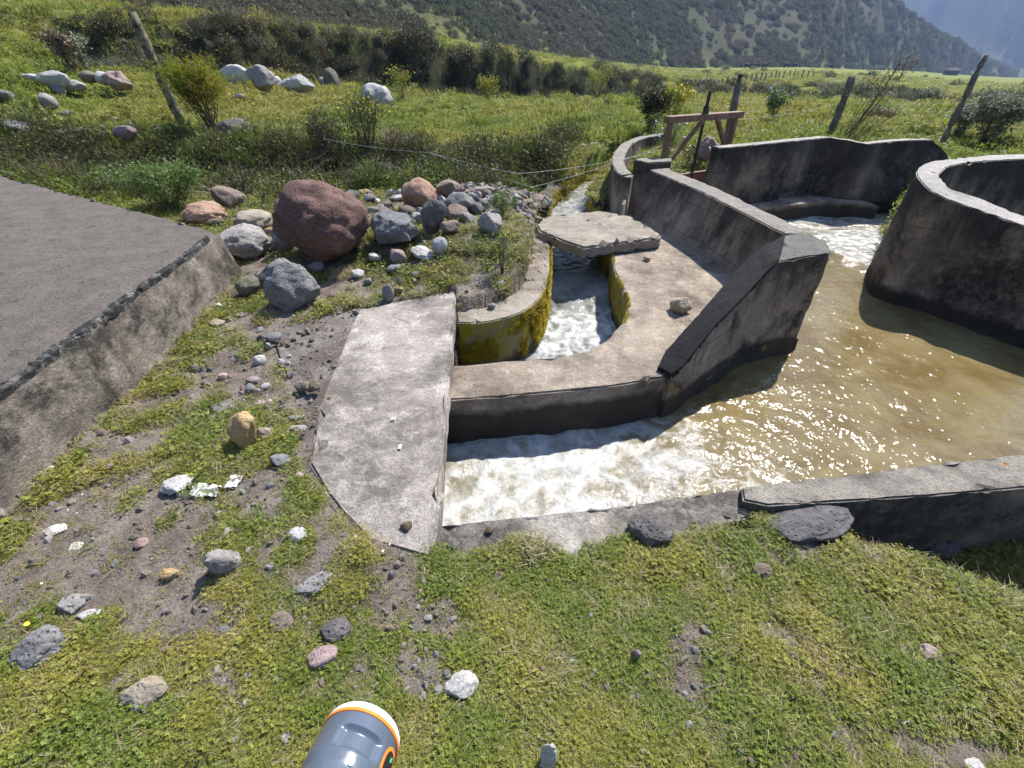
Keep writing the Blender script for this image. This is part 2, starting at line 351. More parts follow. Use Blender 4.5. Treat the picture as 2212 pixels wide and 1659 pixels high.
def ground_at(u, v):
    d = ray(u, v); ts = np.geomspace(.9, 900, 1500); xs = d.x*ts; ys = d.y*ts; zs = CAMZ+d.z*ts
    g = H(xs, ys, True, False); i = np.argmax(zs < g) if (zs < g).any() else len(ts)-1
    lo, hi = ts[max(i-1, 0)], ts[i]
    for _ in range(18):
        mi = (lo+hi)/2
        if CAMZ+d.z*mi < gz(d.x*mi, d.y*mi): hi = mi
        else: lo = mi
    return Vector((d.x*hi, d.y*hi, gz(d.x*hi, d.y*hi)))

# how grassy the ground is (0 bare soil .. 1 full cover)
def grassy(x, y):
    r = np.hypot(x, y)
    n = fbm(x*1.5, y*1.5, 20.0, 5, 2.1, .6); n2 = fbm(x*6, y*6, 25.0, 3)
    bare = sstep(.2, -1.3, x)*sstep(3.7, 2.6, y)*.26 + .10 + .25*np.exp(-(((x+1.15)/.35)**2+((y-2.6)/.7)**2)) + .28*np.exp(-(((x+.3)/.7)**2+((y-3.45)/.16)**2))
    bare = bare + .75*np.exp(-(((x+.75)/1.2)**2+((y-5.6)/.7)**2))
    bare = bare - .35*np.exp(-(((x+.1)/.6)**2+((y-.85)/.4)**2)) + .12*np.exp(-(((x+1.6)/.5)**2+((y-2.4)/1.0)**2))
    bare = np.where(y > 7, 0, bare)
    g = sstep(-.22, .16, n+.65*n2+.36-bare*1.25)
    g = g*(.35+.65*sstep(-.30, .02, fbm(x*9, y*9, 27.0, 3)))
    return np.clip(g, 0, 1)
# ------------------------------------------------------------------ the ground sheet
m_ground, t, b = new_mat('ground'); p = posn(t)
ga = N(t, 'ShaderNodeAttribute', attribute_name='grassy').outputs['Fac']
fa = N(t, 'ShaderNodeAttribute', attribute_name='far').outputs['Fac']
ha = N(t, 'ShaderNodeAttribute', attribute_name='hill').outputs['Fac']
da = N(t, 'ShaderNodeAttribute', attribute_name='scarp').outputs['Fac']
soil = mixc(t, ramp(t, noise_node(t, 5, 7, .7, p), .35, .65), (.19, .15, .122), (.37, .315, .265))
soil = mixc(t, ramp(t, noise_node(t, 70, 4, .8, p), .5, .68, 0, .6), soil, (.07, .055, .045))
soil = mixc(t, ramp(t, noise_node(t, 45, 3, .7, p), .62, .7, 0, .6), soil, (.36, .33, .3))
gn = mixc(t, ramp(t, noise_node(t, 30, 5, .8, p), .35, .65), (.05, .05, .018), (.16, .15, .06))
near = mixc(t, ga, soil, gn)
mead = mixc(t, ramp(t, noise_node(t, .7, 6, .65, p), .38, .62), (.13, .175, .032), (.22, .215, .048))
mead = mixc(t, ramp(t, noise_node(t, 4, 6, .8, p), .50, .74, 0, .7), mead, (.05, .065, .015))
mead = mixc(t, ramp(t, noise_node(t, .25, 6, .7, p), .52, .66, 0, .7), mead, (.17, .14, .045))
c = mixc(t, fa, near, mead)
sca = mixc(t, ramp(t, noise_node(t, 1.2, 7, .75, p), .4, .62), (.022, .02, .013), (.06, .07, .022))
c = mixc(t, da, c, sca)
hillc = mixc(t, ramp(t, noise_node(t, .012, 7, .7, p, .4), .36, .64), (.052, .062, .024), (.075, .066, .036))
hillc = mixc(t, ramp(t, noise_node(t, .10, 8, .8, p), .46, .62, 0, .6), hillc, (.045, .052, .026))
hillc = mixc(t, ramp(t, noise_node(t, .035, 8, .8, p), .54, .74, 0, .4), hillc, (.11, .085, .055))
c = mixc(t, ha, c, hillc)
t.links.new(c, b.inputs['Base Color']); b.inputs['Roughness'].default_value = .95; b.inputs['Specular IOR Level'].default_value = .1
n1 = bump(t, b, math_(t, 'ADD', noise_node(t, 40, 6, .8, p), math_(t, 'MULTIPLY', noise_node(t, 11, 5, .7, p), 1.5)), .035, 1.0)
big = bump(t, b, noise_node(t, .5, 8, .75, p), .5, .35, n1)
azs = np.concatenate([np.linspace(-math.pi, -1.0, 36)[:-1], np.linspace(-1.0, 1.0, 560), np.linspace(1.0, math.pi, 36)[1:]])
rs = np.concatenate([np.geomspace(.12, 12, 440)[:-1], np.geomspace(12, 3300, 370)])
A, Rr = np.meshgrid(azs, rs); X = Rr*np.sin(A); Y = Rr*np.cos(A); Z = H(X, Y)
nr, na = X.shape; V = np.stack([X.ravel(), Y.ravel(), Z.ravel()], 1)
i0 = (np.arange(nr-1)[:, None]*na + np.arange(na-1)[None, :]).ravel()
Fq = np.stack([i0, i0+1, i0+na+1, i0+na], 1)
g_ = grassy(X, Y).ravel(); rr = Rr.ravel(); aa = A.ravel(); azc = np.clip(aa, caz[0], caz[-1])
frr = np.interp(azc, caz, foot_r); trr = frr+np.interp(azc, caz, top_dr); hrr = np.interp(azc, caz, hill_r)
far_a = sstep(6.5, 9.5, rr)
slp = np.abs(np.gradient(Z, axis=0)/np.gradient(Rr, axis=0)).ravel()
scarp_a = sstep(.45, .9, slp)*(rr > 13)*(rr < hrr-3)
hill_a = sstep(-5, 12, rr-hrr)
g_o = mesh_np('ground', V, Fq, m_ground, cols={'grassy': g_, 'far': far_a, 'hill': hill_a, 'scarp': scarp_a})
g_o['kind'] = 'structure'
# ------------------------------------------------------------------ water
def water_mat(name, c1, c2, foam_lo, foam_hi, fmask=None):
    m, t, b = new_mat(name); p = posn(t)
    fo = N(t, 'ShaderNodeAttribute', attribute_name='foam').outputs['Fac']
    base = mixc(t, ramp(t, noise_node(t, 2.2, 5, .6, p, .6), .38, .62), c1, c2)
    # foam: stretched lace that follows the flow
    wv = N(t, 'ShaderNodeVectorMath', operation='ADD'); t.links.new(p, wv.inputs[0])
    nz = N(t, 'ShaderNodeTexNoise', Scale=2.5, Detail=5, Roughness=.6); t.links.new(p, nz.inputs['Vector'])
    sc_ = N(t, 'ShaderNodeVectorMath', operation='SCALE'); sc_.inputs['Scale'].default_value = .55; t.links.new(nz.outputs['Color'], sc_.inputs[0])
    t.links.new(sc_.outputs[0], wv.inputs[1]); q = wv.outputs[0]
    lace = N(t, 'ShaderNodeTexVoronoi', feature='DISTANCE_TO_EDGE', Scale=4.2); t.links.new(q, lace.inputs['Vector'])
    l1 = ramp(t, lace.outputs[0], .0, .22, 1, 0)
    l2 = noise_node(t, 7, 8, .72, q); l3 = noise_node(t, 45, 6, .8, p)
    f = math_(t, 'ADD', math_(t, 'MULTIPLY', l1, .22), math_(t, 'MULTIPLY', l2, .9)); f = math_(t, 'ADD', f, math_(t, 'MULTIPLY', l3, .35))
    f = math_(t, 'ADD', f, math_(t, 'MULTIPLY', fo, .85))
    fm = ramp(t, f, foam_lo, foam_hi)
    base = mixc(t, ramp(t, fo, .2, .8, 0, .6), base, (.21, .20, .16))
    t.links.new(mixc(t, fm, base, (.58, .60, .60)), b.inputs['Base Color'])
    t.links.new(ramp(t, fm, 0, 1, .06, .45), b.inputs['Roughness']); b.inputs['IOR'].default_value = 1.33
    b.inputs['Specular IOR Level'].default_value = .5
    st = scalev(t, p, 1.0, 1.0, 1.0)
    h1 = noise_node(t, 11, 3, .55, st); h2 = noise_node(t, 40, 2, .5, st)
    n1 = bump(t, b, h1, .014, 1.0); n2 = bump(t, b, h2, .0042, 1.0, n1)
    bump(t, b, fm, .010, .5, n2)
    return m
m_water = water_mat('silty_water', (.125, .088, .032), (.19, .15, .07), 1.12, 1.80)
m_white = water_mat('churned_water', (.15, .15, .135), (.27, .27, .25), 1.08, 1.5)

def water_sheet(name, poly, step, zf, foamf, mat, amp):
    xs = [p[0] for p in poly]; ys = [p[1] for p in poly]
    gx = np.arange(min(xs), max(xs)+step, step); gy = np.arange(min(ys), max(ys)+step, step)
    X, Y = np.meshgrid(gx, gy)
    a = amp(X, Y)
    Z = zf(X, Y) + a*(fbm(X*2.2+.8*noise3(X*2, Y*2, 1.), Y*2.2, 31.0, 4)*.6 + fbm(X*9, Y*9, 33.0, 3)*.25)
    n = X.shape[1]; idx = np.arange(X.size).reshape(X.shape)
    cx = (X[:-1, :-1]+step/2); cy_ = (Y[:-1, :-1]+step/2); keep = in_poly(poly, cx, cy_)
    Fq = np.stack([idx[:-1, :-1][keep], idx[:-1, 1:][keep], idx[1:, 1:][keep], idx[1:, :-1][keep]], 1)
    used = np.unique(Fq); mp = np.zeros(X.size, int); mp[used] = np.arange(len(used))
    V = np.stack([X.ravel(), Y.ravel(), Z.ravel()], 1)[used]
    fo = foamf(X, Y).ravel()[used]
    o = mesh_np(name, V, mp[Fq], mat, cols={'foam': fo}); o['kind'] = 'structure'; return o
dropP, dropQ = at(1805, 568, ZW), at(1890, 606, ZW)
def main_z(x, y):
    # upstream side of the weir lip stands a little higher
    s = ((x-dropP.x)*(dropQ.y-dropP.y)*-1+(y-dropP.y)*(dropQ.x-dropP.x))/math.hypot(dropQ.x-dropP.x, dropQ.y-dropP.y)
    return ZW + .06*sstep(-.02, .22, s)*sstep(2.0, 2.4, x)
def main_foam(x, y):
    f = .66*sstep(2.6, .1, x-(y-1.9)*.35)*sstep(2.95, 2.1, y+.05*x) + .22*noise3(x*1.5+.5*noise3(x*2, y*2, 3.), (y-.12*x)*7, 4.0)*sstep(3.2, 1.5, x) + .16*noise3(x*.9, y*1.6, 14.0)
    f = f + .14*sstep(2.6, .6, x-.3*(y-2))
    s = ((x-dropP.x)*(dropQ.y-dropP.y)*-1+(y-dropP.y)*(dropQ.x-dropP.x))/math.hypot(dropQ.x-dropP.x, dropQ.y-dropP.y)
    f = f + .75*sstep(.02, .22, s)*sstep(2.4, 2.7, x) - .45*sstep(1.2, 2.2, x)*sstep(.1, -.1, s)*0
    return f
def main_amp(x, y): return .014 + .028*sstep(2.2, .8, x-.3*(y-2)) + .02*sstep(5.0, 5.6, y)
MW = [Vector((-.8, 1.25, 0))]+[p+Vector((0, -.12, 0)) for p in front_in]+[Vector((9, 4.0, 0)), Vector((9, 4.2, 0)), Vector((4.9, 3.7, 0)), Vector((4.5, 4.2, 0)), Vector((4.3, 4.9, 0)), Vector((4.5, 5.3, 0)), Vector((6.0, 6.6, 0)), Vector((6.6, 7.6, 0)), Vector((4.7, 7.7, 0)), Vector((3.3, 7.3, 0)), Vector((2.0, 7.3, 0)), Vector((1.95, 5.0, 0)), Vector((1.95, 3.6, 0)), Vector((1.2, 2.7, 0)), Vector((-.9, 2.45, 0))]
water_sheet('water', MW, .02, main_z, main_foam, m_water, main_amp)
def fl_z(x, y): return -.50 + .030*np.clip(y-3.9, 0, 9) + .10*sstep(4.25, 4.6, y) 
FW = [Vector((-1.3, 2.4, 0)), Vector((.2, 2.45, 0)), Vector((1.3, 3.2, 0)), Vector((1.35, 4.3, 0)), Vector((1.25, 5.3, 0)), Vector((1.35, 6.4, 0))] + [p+Vector((.12, -.05, 0)) for p in flume_r[::-1][1:]] + [p+Vector((-.12, .05, 0)) for p in flume_l[::-1]] + [Vector((.30, 4.4, 0)), Vector((.22, 3.5, 0)), Vector((-.3, 3.3, 0)), Vector((-1.3, 3.3, 0))]
def fl_foam(x, y): return .42 - .75*sstep(4.15, 4.5, y)*sstep(5.3, 4.9, y+.2*(x-.5)) - .6*sstep(.15, -.1, x) + .18*sstep(3.2, 3.6, y)*sstep(4.2, 3.9, y)
water_sheet('water', FW, .018, fl_z, fl_foam, m_white, lambda x, y: .035+.05*sstep(4.6, 4.0, y))
bed = mesh_np('channel_bed', [(-1.4, 1, -.98), (9.2, 1, -.98), (9.2, 11, -.98), (-1.4, 11, -.98)], [[0, 1, 2, 3]], plain('mud', (.12, .1, .07)))
bed['kind'] = 'structure'

# ------------------------------------------------------------------ concrete shapes
def roughen(bm, L, amp, fr=9.0, passes=7):
    bmesh.ops.triangulate(bm, faces=bm.faces[:])
    for _ in range(passes):
        e = [e for e in bm.edges if e.calc_length() > L]
        if not e or len(bm.verts) > 40000: break
        bmesh.ops.subdivide_edges(bm, edges=e, cuts=1, use_grid_fill=False); bmesh.ops.triangulate(bm, faces=bm.faces[:])
    bm.normal_update(); co = np.array([v.co[:] for v in bm.verts]); no = np.array([v.normal[:] for v in bm.verts])
    d = fbm(co[:, 0]*fr, co[:, 1]*fr, co[:, 2]*fr, 4)*amp + fbm(co[:, 0]*1.7, co[:, 1]*1.7, co[:, 2]*1.7, 2)*amp*1.4
    co = co+no*d[:, None]
    for v, c_ in zip(bm.verts, co): v.co = c_
def chip_edges(bm, amp, ang=R(28)):
    bm.normal_update()
    vs = set()
    for e in bm.edges:
        if len(e.link_faces) == 2 and e.calc_face_angle(0) > ang: vs.update(e.verts)
    vs = list(vs)
    if not vs: return
    co = np.array([v.co[:] for v in vs]); k = fbm(co[:, 0]*11, co[:, 1]*11, co[:, 2]*11, 4)
    for v, c_ in zip(vs, k):
        s = amp*max(0, c_-.12)*2.4; v.co = v.co - v.normal*s
def prism(name, poly, ztop, zbot, mat, parent=None, bev=.012, L=.09, amp=.004, chip=.012, ztops=None):
    bm = bmesh.new(); n = len(poly)
    tv = [bm.verts.new((p[0], p[1], ztops[i] if ztops else ztop)) for i, p in enumerate(poly)]
    bv = [bm.verts.new((p[0], p[1], zbot)) for p in poly]
    bm.faces.new(tv); bm.faces.new(bv[::-1])
    for i in range(n):
        j = (i+1) % n; bm.faces.new((tv[i], bv[i], bv[j], tv[j]))
    bmesh.ops.recalc_face_normals(bm, faces=bm.faces[:])
    if bev: bmesh.ops.bevel(bm, geom=[e for e in bm.edges if e.verts[0] in tv and e.verts[1] in tv], offset=bev, segments=2, affect='EDGES')
    roughen(bm, L, amp); chip_edges(bm, chip)
    return bm_obj(name, bm, mat, parent, auto=R(21))
def loft(name, st, mat, parent=None, L=.09, amp=.005, chip=.012, bev=.009, closed_ends=True):
    """stations of (left top, right top, right bottom, left bottom)"""
    bm = bmesh.new(); rows = [[bm.verts.new(p) for p in s] for s in st]
    for a, b_ in zip(rows[:-1], rows[1:]):
        for i in range(4):
            j = (i+1) % 4; bm.faces.new((a[i], a[j], b_[j], b_[i]))
    bm.faces.new(rows[0][::-1]); bm.faces.new(rows[-1])
    bmesh.ops.recalc_face_normals(bm, faces=bm.faces[:])
    tops = [e for e in bm.edges if (any(e.verts[0] in (r[0], r[1]) for r in rows) and any(e.verts[1] in (r[0], r[1]) for r in rows)) and not (e.verts[0].co-e.verts[1].co).length > 50]
    inner = set()
    for r_ in rows[1:-1]:
        for e in bm.edges:
            if set(e.verts) == {r_[0], r_[1]}: inner.add(e)
    if bev: bmesh.ops.bevel(bm, geom=[e for e in tops if e not in inner], offset=bev, segments=2, affect='EDGES')
    roughen(bm, L, amp); chip_edges(bm, chip)
    return bm_obj(name, bm, mat, parent, auto=R(21))
def V3(p, z): return Vector((p[0], p[1], z))
def smooth_line(pts, n=6):
    """Catmull-Rom through Vectors"""
    P = [pts[0]*2-pts[1]]+list(pts)+[pts[-1]*2-pts[-2]]; out = []
    for i in range(1, len(P)-2):
        for k in range(n):
            s = k/n; a, b_, c_, d = P[i-1], P[i], P[i+1], P[i+2]
            out.append(.5*((2*b_)+(c_-a)*s+(2*a-5*b_+4*c_-d)*s*s+(3*b_-a-3*c_+d)*s**3))
    out.append(pts[-1]); return out
def offset_wall(name, line, th, zb, mat, side=1, batter=0.0, **k):
    """wall whose visible face follows `line` (top points with their z); thickness goes to the side"""
    st = []
    for i, p in enumerate(line):
        a = line[max(0, i-1)]; b_ = line[min(len(line)-1, i+1)]; d = (b_-a); d.z = 0; d.normalize(); n = Vector((d.y, -d.x, 0))*side
        q = p+n*th
        st.append((p, q, V3(q+n*batter, zb), V3(p-n*batter, zb)))
    return loft(name, st, mat, **k)

c_slab = concrete('weathered_slab_concrete', (.31, .27, .232), (.44, .395, .35), (.15, .13, .11), .54, .66, pale=1.0)
c_apron = concrete('gritty_apron_concrete', (.17, .145, .125), (.30, .27, .24), (.10, .08, .065), .45, .62, pale=.5)
c_island = concrete('tan_walkway_concrete', (.31, .252, .19), (.42, .35, .275), (.13, .105, .08), .50, .68, wet=-.24, moss=.9, pale=.7)  # warm tan is the concrete's own colour
c_wall = concrete('dark_streaked_wall_concrete', (.33, .262, .19), (.43, .355, .27), (.040, .036, .030), .60, .74, streak=.4, wet=-.36, pale=.35, top=(.215, .195, .165), topz=(.02, .40))
c_black = concrete('black_lichen_concrete', (.022, .021, .020), (.040, .039, .037), (.012, .012, .012), .42, .6, streak=.5, wet=-.33, pale=.0, lichen=.0, pit=1.6)
c_wedge = concrete('pitted_wedge_concrete', (.35, .285, .21), (.46, .385, .305), (.034, .031, .028), .58, .70, streak=.35, wet=-.30, lichen=.5, pale=.4, pit=2.2, top=(.13, .122, .108), topz=(.05, .42))
c_block = concrete('grey_roof_block_concrete', (.27, .228, .18), (.36, .31, .255), (.055, .048, .04), .52, .66, pale=.7, top=(.120, .102, .087))
c_front = concrete('rough_front_wall_concrete', (.30, .26, .21), (.42, .38, .33), (.08, .07, .06), .5, .66, wet=-.36, pale=.6)
c_curb = concrete('mossy_curb_concrete', (.27, .23, .18), (.37, .32, .26), (.10, .08, .055), .55, .7, wet=-.44, moss=1.2, pale=.4)

# --- covering slab over the channel
o = prism('concrete_slab', SLAB, .025, -.115, c_slab, chip=.022)
tag(o, 'smooth pale grey concrete slab bridging the left end of the brown water channel', 'slab')
o = prism('concrete_apron', APRON, .008, -.10, c_apron, bev=0, chip=.006, amp=.006)
tag(o, 'gritty brownish concrete apron strewn with small stones along the left side of the pale slab', 'slab')
# --- big concrete block on the left
bt = [.40, .40, .41, .41, .42, .42, .40]
root = empty('concrete_tank', (-2.3, 2.0, 0)); tag(root, 'large dark grey flat topped concrete block filling the left edge of the photo', 'tank')
top = [Vector((-2.20, -.6, .40)), Vector((-2.24, 1.65, .40)), Vector((-2.33, 2.6, .41)), Vector((-2.37, 3.2, .41)), Vector((-2.45, 3.82, .41)), Vector((-4.3, 4.9, .41)), Vector((-6.2, 5.97, .42)), Vector((-10, 8.1, .42)), Vector((-10, -.6, .40))]
bm = bmesh.new()
tv = [bm.verts.new(p) for p in top]
out = [Vector((-2.22, -.6, -.3)), Vector((-2.27, 1.6, -.3)), Vector((-2.30, 2.6, -.3)), Vector((-2.33, 3.2, -.3)), Vector((-2.36, 3.98, -.3)), Vector((-4.25, 5.05, -.9)), Vector((-6.1, 6.1, -.9)), Vector((-10, 8.3, -.9)), Vector((-10, -.7, -.3))]
bv = [bm.verts.new(p) for p in out]
bm.faces.new(tv)
for i in range(len(top)):
    j = (i+1) % len(top); bm.faces.new((tv[i], bv[i], bv[j], tv[j]))
bm.faces.new(bv[::-1]); bmesh.ops.recalc_face_normals(bm, faces=bm.faces[:])
bmesh.ops.bevel(bm, geom=[e for e in bm.edges if e.verts[0] in tv and e.verts[1] in tv], offset=.035, segments=3, affect='EDGES')
far_e = [e for e in bm.edges if e.calc_length() > .5]
bmesh.ops.triangulate(bm, faces=bm.faces[:])
roughen(bm, .11, .006, 7, 7); chip_edges(bm, .02, R(20))
ob = bm_obj('body', bm, c_block, None, auto=R(21)); ob.parent = root; ob.matrix_parent_inverse = root.matrix_basis.inverted()
crl = [Vector((-2.215, -.5, .40)), Vector((-2.25, .8, .40)), Vector((-2.265, 1.65, .405)), Vector((-2.345, 2.6, .41)), Vector((-2.39, 3.2, .412)), Vector((-2.46, 3.7, .412))]
crl = smooth_line(crl, 5); st = []
for p_ in crl:
    w_ = .016+.018*abs(float(noise3(p_.y*2.2, 1.0, 4.0))); st.append((p_+Vector((-w_, 0, .006)), p_+Vector((w_*.75, 0, -.006)), p_+Vector((w_*.8, 0, -.05)), p_+Vector((-w_, 0, -.05))))
c_crust = concrete('crusty_edge', (.12, .11, .10), (.50, .48, .44), (.025, .025, .024), .42, .52, pale=1.0, pit=2)
crust = loft('edge_crust', st, c_crust, L=.03, amp=.007, chip=.02, bev=0); crust.parent = root; crust.matrix_parent_inverse = root.matrix_basis.inverted()
# --- walkway round the basin
o = prism('concrete_walkway', ISLAND, ZI, -1.0, c_island, chip=.014, amp=.005, L=.08)
tag(o, 'L shaped tan concrete walkway between the mossy basin and the brown channel', 'walkway')
# --- curb on the left of the basin
cb = smooth_line(curb_edge, 4); ci = smooth_line(curb_in, 4)
st = [(b_, a, V3(a, -1.0), V3(b_, -1.0)) for a, b_ in zip(cb, ci)]
o = loft('concrete_curb', st, c_curb, L=.06, amp=.008, chip=.02)
tag(o, 'curved concrete curb with yellow moss on its face, left of the white water basin', 'curb')

# --- divider wall A
ZA = .42
A_LT = [at(1368, 352, .44), at(1390, 361, ZA), at(1526, 418, ZA), at(1670, 493, ZA), at(1697, 505, ZA)]
A_RT = [at(1424, 349, .44), at(1452, 368, ZA), at(1560, 411, ZA), at(1697, 476, ZA), at(1760, 507, ZA)]
A_LB = [at(1345, 465, ZI), at(1358, 474, ZI), at(1438, 529, ZI), at(1567, 603, ZI), at(1580, 612, ZI)]
st = []
for lt, rt, lb in zip(A_LT, A_RT, A_LB):
    rb = Vector((rt.x+.03, rt.y, -1.0)); d = Vector((lb.x-lt.x, lb.y-lt.y, 0))*1.1
    st.append((lt, rt, rb, Vector((lb.x+d.x*.6, lb.y+d.y*.6, -1.0))))
wallA = loft('divider_wall', st, c_wall, L=.08)
tag(wallA, 'dark streaked straight concrete wall running from the gate frame to the wedge wall', 'wall')
# cap block at the far end of the divider wall
capl = [at(1368, 350, .47), at(1382, 346, .47), at(1450, 347, .47), at(1449, 354, .47), at(1400, 357, .47)]
blk = prism('end_block', capl, .50, .38, c_wall, parent=wallA, bev=.01, L=.06)
# --- wedge wall B, from walkway level up to full height, ending in a blunt face towards the water
B_R = [at(1798, 546, .42), at(1745, 553, .42), at(1683, 564, .42), at(1648, 598, .33), at(1613, 638, .25), at(1543, 708, .12), at(1473, 795, -.05), at(1450, 812, -.085)]
B_L = [at(1788, 521, .42), at(1738, 500, .42), at(1697, 506, .42), at(1640, 540, .35), at(1606, 568, .28), at(1508, 680, .10), at(1438, 760, -.04), at(1420, 794, -.075)]
st = []
for i, (r_, l_) in enumerate(zip(B_R, B_L)):
    st.append((l_, r_, V3(r_, -1.0), V3(l_+Vector((-.0, .02, 0)), -1.0)))
wedge = loft('wedge_wall', st, c_wedge, L=.07, chip=.016, amp=.006)
tag(wedge, 'wedge shaped concrete wall with a black curved sloping top beside the brown water', 'wall')
# black crust on the sloping top
st = []
for i, (r_, l_) in enumerate(zip(B_R[2:], B_L[2:])):
    up = Vector((0, 0, .012)); a = l_.lerp(r_, .01); c_ = l_.lerp(r_, .99)
    st.append((a+up, c_+up, c_-up*3, a-up*3))
cr = loft('lichen_crust', st, c_black, parent=wedge, L=.05, amp=.004, chip=.006, bev=.004)
# footing of the wedge in the water
ft = [at(1712, 752, ZW), at(1606, 780, ZW), at(1543, 822, ZW), at(1470, 868, ZW), at(1440, 886, ZW)]
ft2 = [p+Vector((-.25, .25, 0)) for p in ft]
st = [(V3(b_, -.33), V3(a+Vector((.015, -.015, 0)), -.34), V3(a+Vector((.03, -.03, 0)), -1), V3(b_, -1)) for a, b_ in zip(ft, ft2)]
loft('footing', st, c_wall, parent=wedge, L=.07)
# --- back wall C
C = [Vector((2.75, 6.75, .60)), at(1578, 318, .60), at(1700, 306, .62), at(1791, 297, .62), at(1830, 303, .60), at(1874, 311, .58), at(1930, 305, .60), at(1990, 302, .62), at(2015, 302, .61), at(2030, 318, .46), at(2040, 345, .22)]
C[-2] = Vector((6.35, 7.38, .44)); C[-1] = Vector((6.75, 7.5, .10))
c_back = concrete('stained_back_wall_concrete', (.25, .20, .145), (.35, .29, .225), (.038, .035, .031), .5, .66, streak=.6, wet=-.25, pale=.25, top=(.31, .285, .25), topz=(.18, .60))
backw = offset_wall('back_wall', C, .17, -1.0, c_back, side=-1, batter=.03, L=.1)
tag(backw, 'long dark stained concrete wall behind the upper channel with a kinked top edge', 'wall')
led = [at(1600, 452, -.17), at(1648, 449, -.17), at(1720, 441, -.17), at(1788, 434, -.17), at(1850, 437, -.17), at(1900, 446, -.2)]
ledb = [p+Vector((0.0, .9, 0)) for p in led]
st = [(b_, a, V3(a, -1), V3(b_, -1)) for a, b_ in zip(led, ledb)]
loft('ledge', st, c_island, parent=backw, L=.08)
# pier beside the gate
pz = gz(3.2, 7.4)
pr = [Vector((3.18, 7.10, 0)), Vector((3.50, 7.12, 0)), Vector((3.55, 7.60, 0)), Vector((3.20, 7.55, 0))]
pier = prism('gate_pier', pr, .3, -1, c_wall, bev=.02, L=.06, amp=.012, chip=.05, ztops=[.20, .30, .42, .22])
tag(pier, 'broken topped concrete pier on the right side of the rusty sluice gate', 'pier')
# --- curved wall G, left of the gate
G = smooth_line([at(1352, 392, .30)+Vector((0, -.25, .1)), at(1335, 374, .42), at(1322, 344, .42), at(1341, 312, .42), at(1372, 297, .42), at(1405, 291, .42), at(1422, 286, .42)], 4)
cw = offset_wall('curved_wall', G, .17, -.9, c_wall, side=1, batter=.0, L=.09)
tag(cw, 'low curved concrete wall sweeping away beyond the left foot of the gate frame', 'wall')
stp = [at(1330, 378, .25), at(1366, 378, .25), at(1352, 470, -.1), at(1325, 440, -.1)]
step_b = prism('step_block', [at(1333, 395, .16), at(1362, 383, .16), at(1352, 436, .16), at(1345, 440, .16)], .16, -.8, c_wall, parent=cw, L=.06)
# --- right hand U wall D
D = [at(2212, 486, .47), at(2150, 464, .50), at(2092, 445, .52), at(2050, 430, .56), at(2012, 412, .60), at(1992, 394, .63), at(1980, 376, .64), at(1984, 363, .64), at(1998, 353, .64), at(2033, 345, .64), at(2110, 338, .64), at(2212, 331, .64)]
Dn = [at(2212, 465, .47), at(2158, 446, .50), at(2112, 427, .52), at(2082, 417, .56), at(2054, 407, .60), at(2039, 392, .63), at(2031, 381, .64), at(2032, 374, .64), at(2039, 367, .64), at(2054, 358, .64), at(2108, 349, .64), at(2212, 343, .64)]
D.insert(0, D[0]+(D[0]-D[1])*3.0); Dn.insert(0, Dn[0]+(Dn[0]-Dn[1])*3.0); D.append(D[-1]+(D[-1]-D[-2])*2); Dn.append(Dn[-1]+(Dn[-1]-Dn[-2])*2)
foot = [Vector((6.5, 3.2, 0)), Vector((4.55, 3.47, 0)), at(2100, 705, ZW), at(2040, 684, ZW), at(1975, 645, ZW), at(1905, 610, ZW), at(1890, 606, ZW), at(1882, 600, ZW), None, None, None, None, None, None]
st = []
D = smooth_line(D, 3); Dn = smooth_line(Dn, 3)
fts = []
for i, (a, b_) in enumerate(zip(D, Dn)):
    st.append((b_, a, V3(a+(a-b_)*.15, -1), V3(b_, -1)))
c_uwall = concrete('stained_curved_wall_concrete', (.31, .25, .18), (.41, .34, .265), (.038, .034, .029), .5, .66, streak=.5, wet=-.34, pale=.25, top=(.33, .305, .27), topz=(.10, .50))
dw = loft('u_shaped_wall', st, c_uwall, L=.09)
tag(dw, 'tall curved concrete wall with a rounded nose on the right side of the channel', 'wall')
# --- front wall E: broad broken part on the left, straight raised part on the right
fin = front_in[:7]; zE = -.03
st = []
for i, p in enumerate(fin):
    q = at([930, 1010, 1100, 1240, 1390, 1510, 1620][i], [1215, 1215, 1222, 1215, 1195, 1160, 1118][i], -.06)
    st.append((V3(q, -.05), V3(p, zE), V3(p, -1), V3(q, -1)))
fw = loft('front_wall', st, c_front, L=.06, amp=.006, chip=.016)
tag(fw, 'low broken concrete wall top between the foaming channel and the foreground grass', 'wall')
e_in = [at(1600, 1050, .01)]+[at(u, v, .01) for u, v in [(1640, 1047), (1800, 1027), (2000, 1004), (2212, 982)]]; e_in.append(e_in[-1]*2-e_in[-3])
e_out = [at(1606, 1080, .01), at(1660, 1091, .01), at(1823, 1082, .01), at(2000, 1071, .01), at(2212, 1053, .01)]; e_out.append(e_out[-1]*2-e_out[-3])
st = [(b_, a, V3(a, -1), V3(b_, -1)) for a, b_ in zip(e_in, e_out)]
ew = loft('channel_wall', st, concrete('grey_channel_wall_concrete', (.22, .185, .145), (.31, .27, .22), (.05, .046, .038), .48, .64, streak=.4, pale=.4, top=(.235, .21, .175)), L=.07, amp=.006)  # grey brown concrete with dark patches and streaks
tag(ew, 'straight grey concrete wall at the lower right with its outer face in shadow', 'wall')
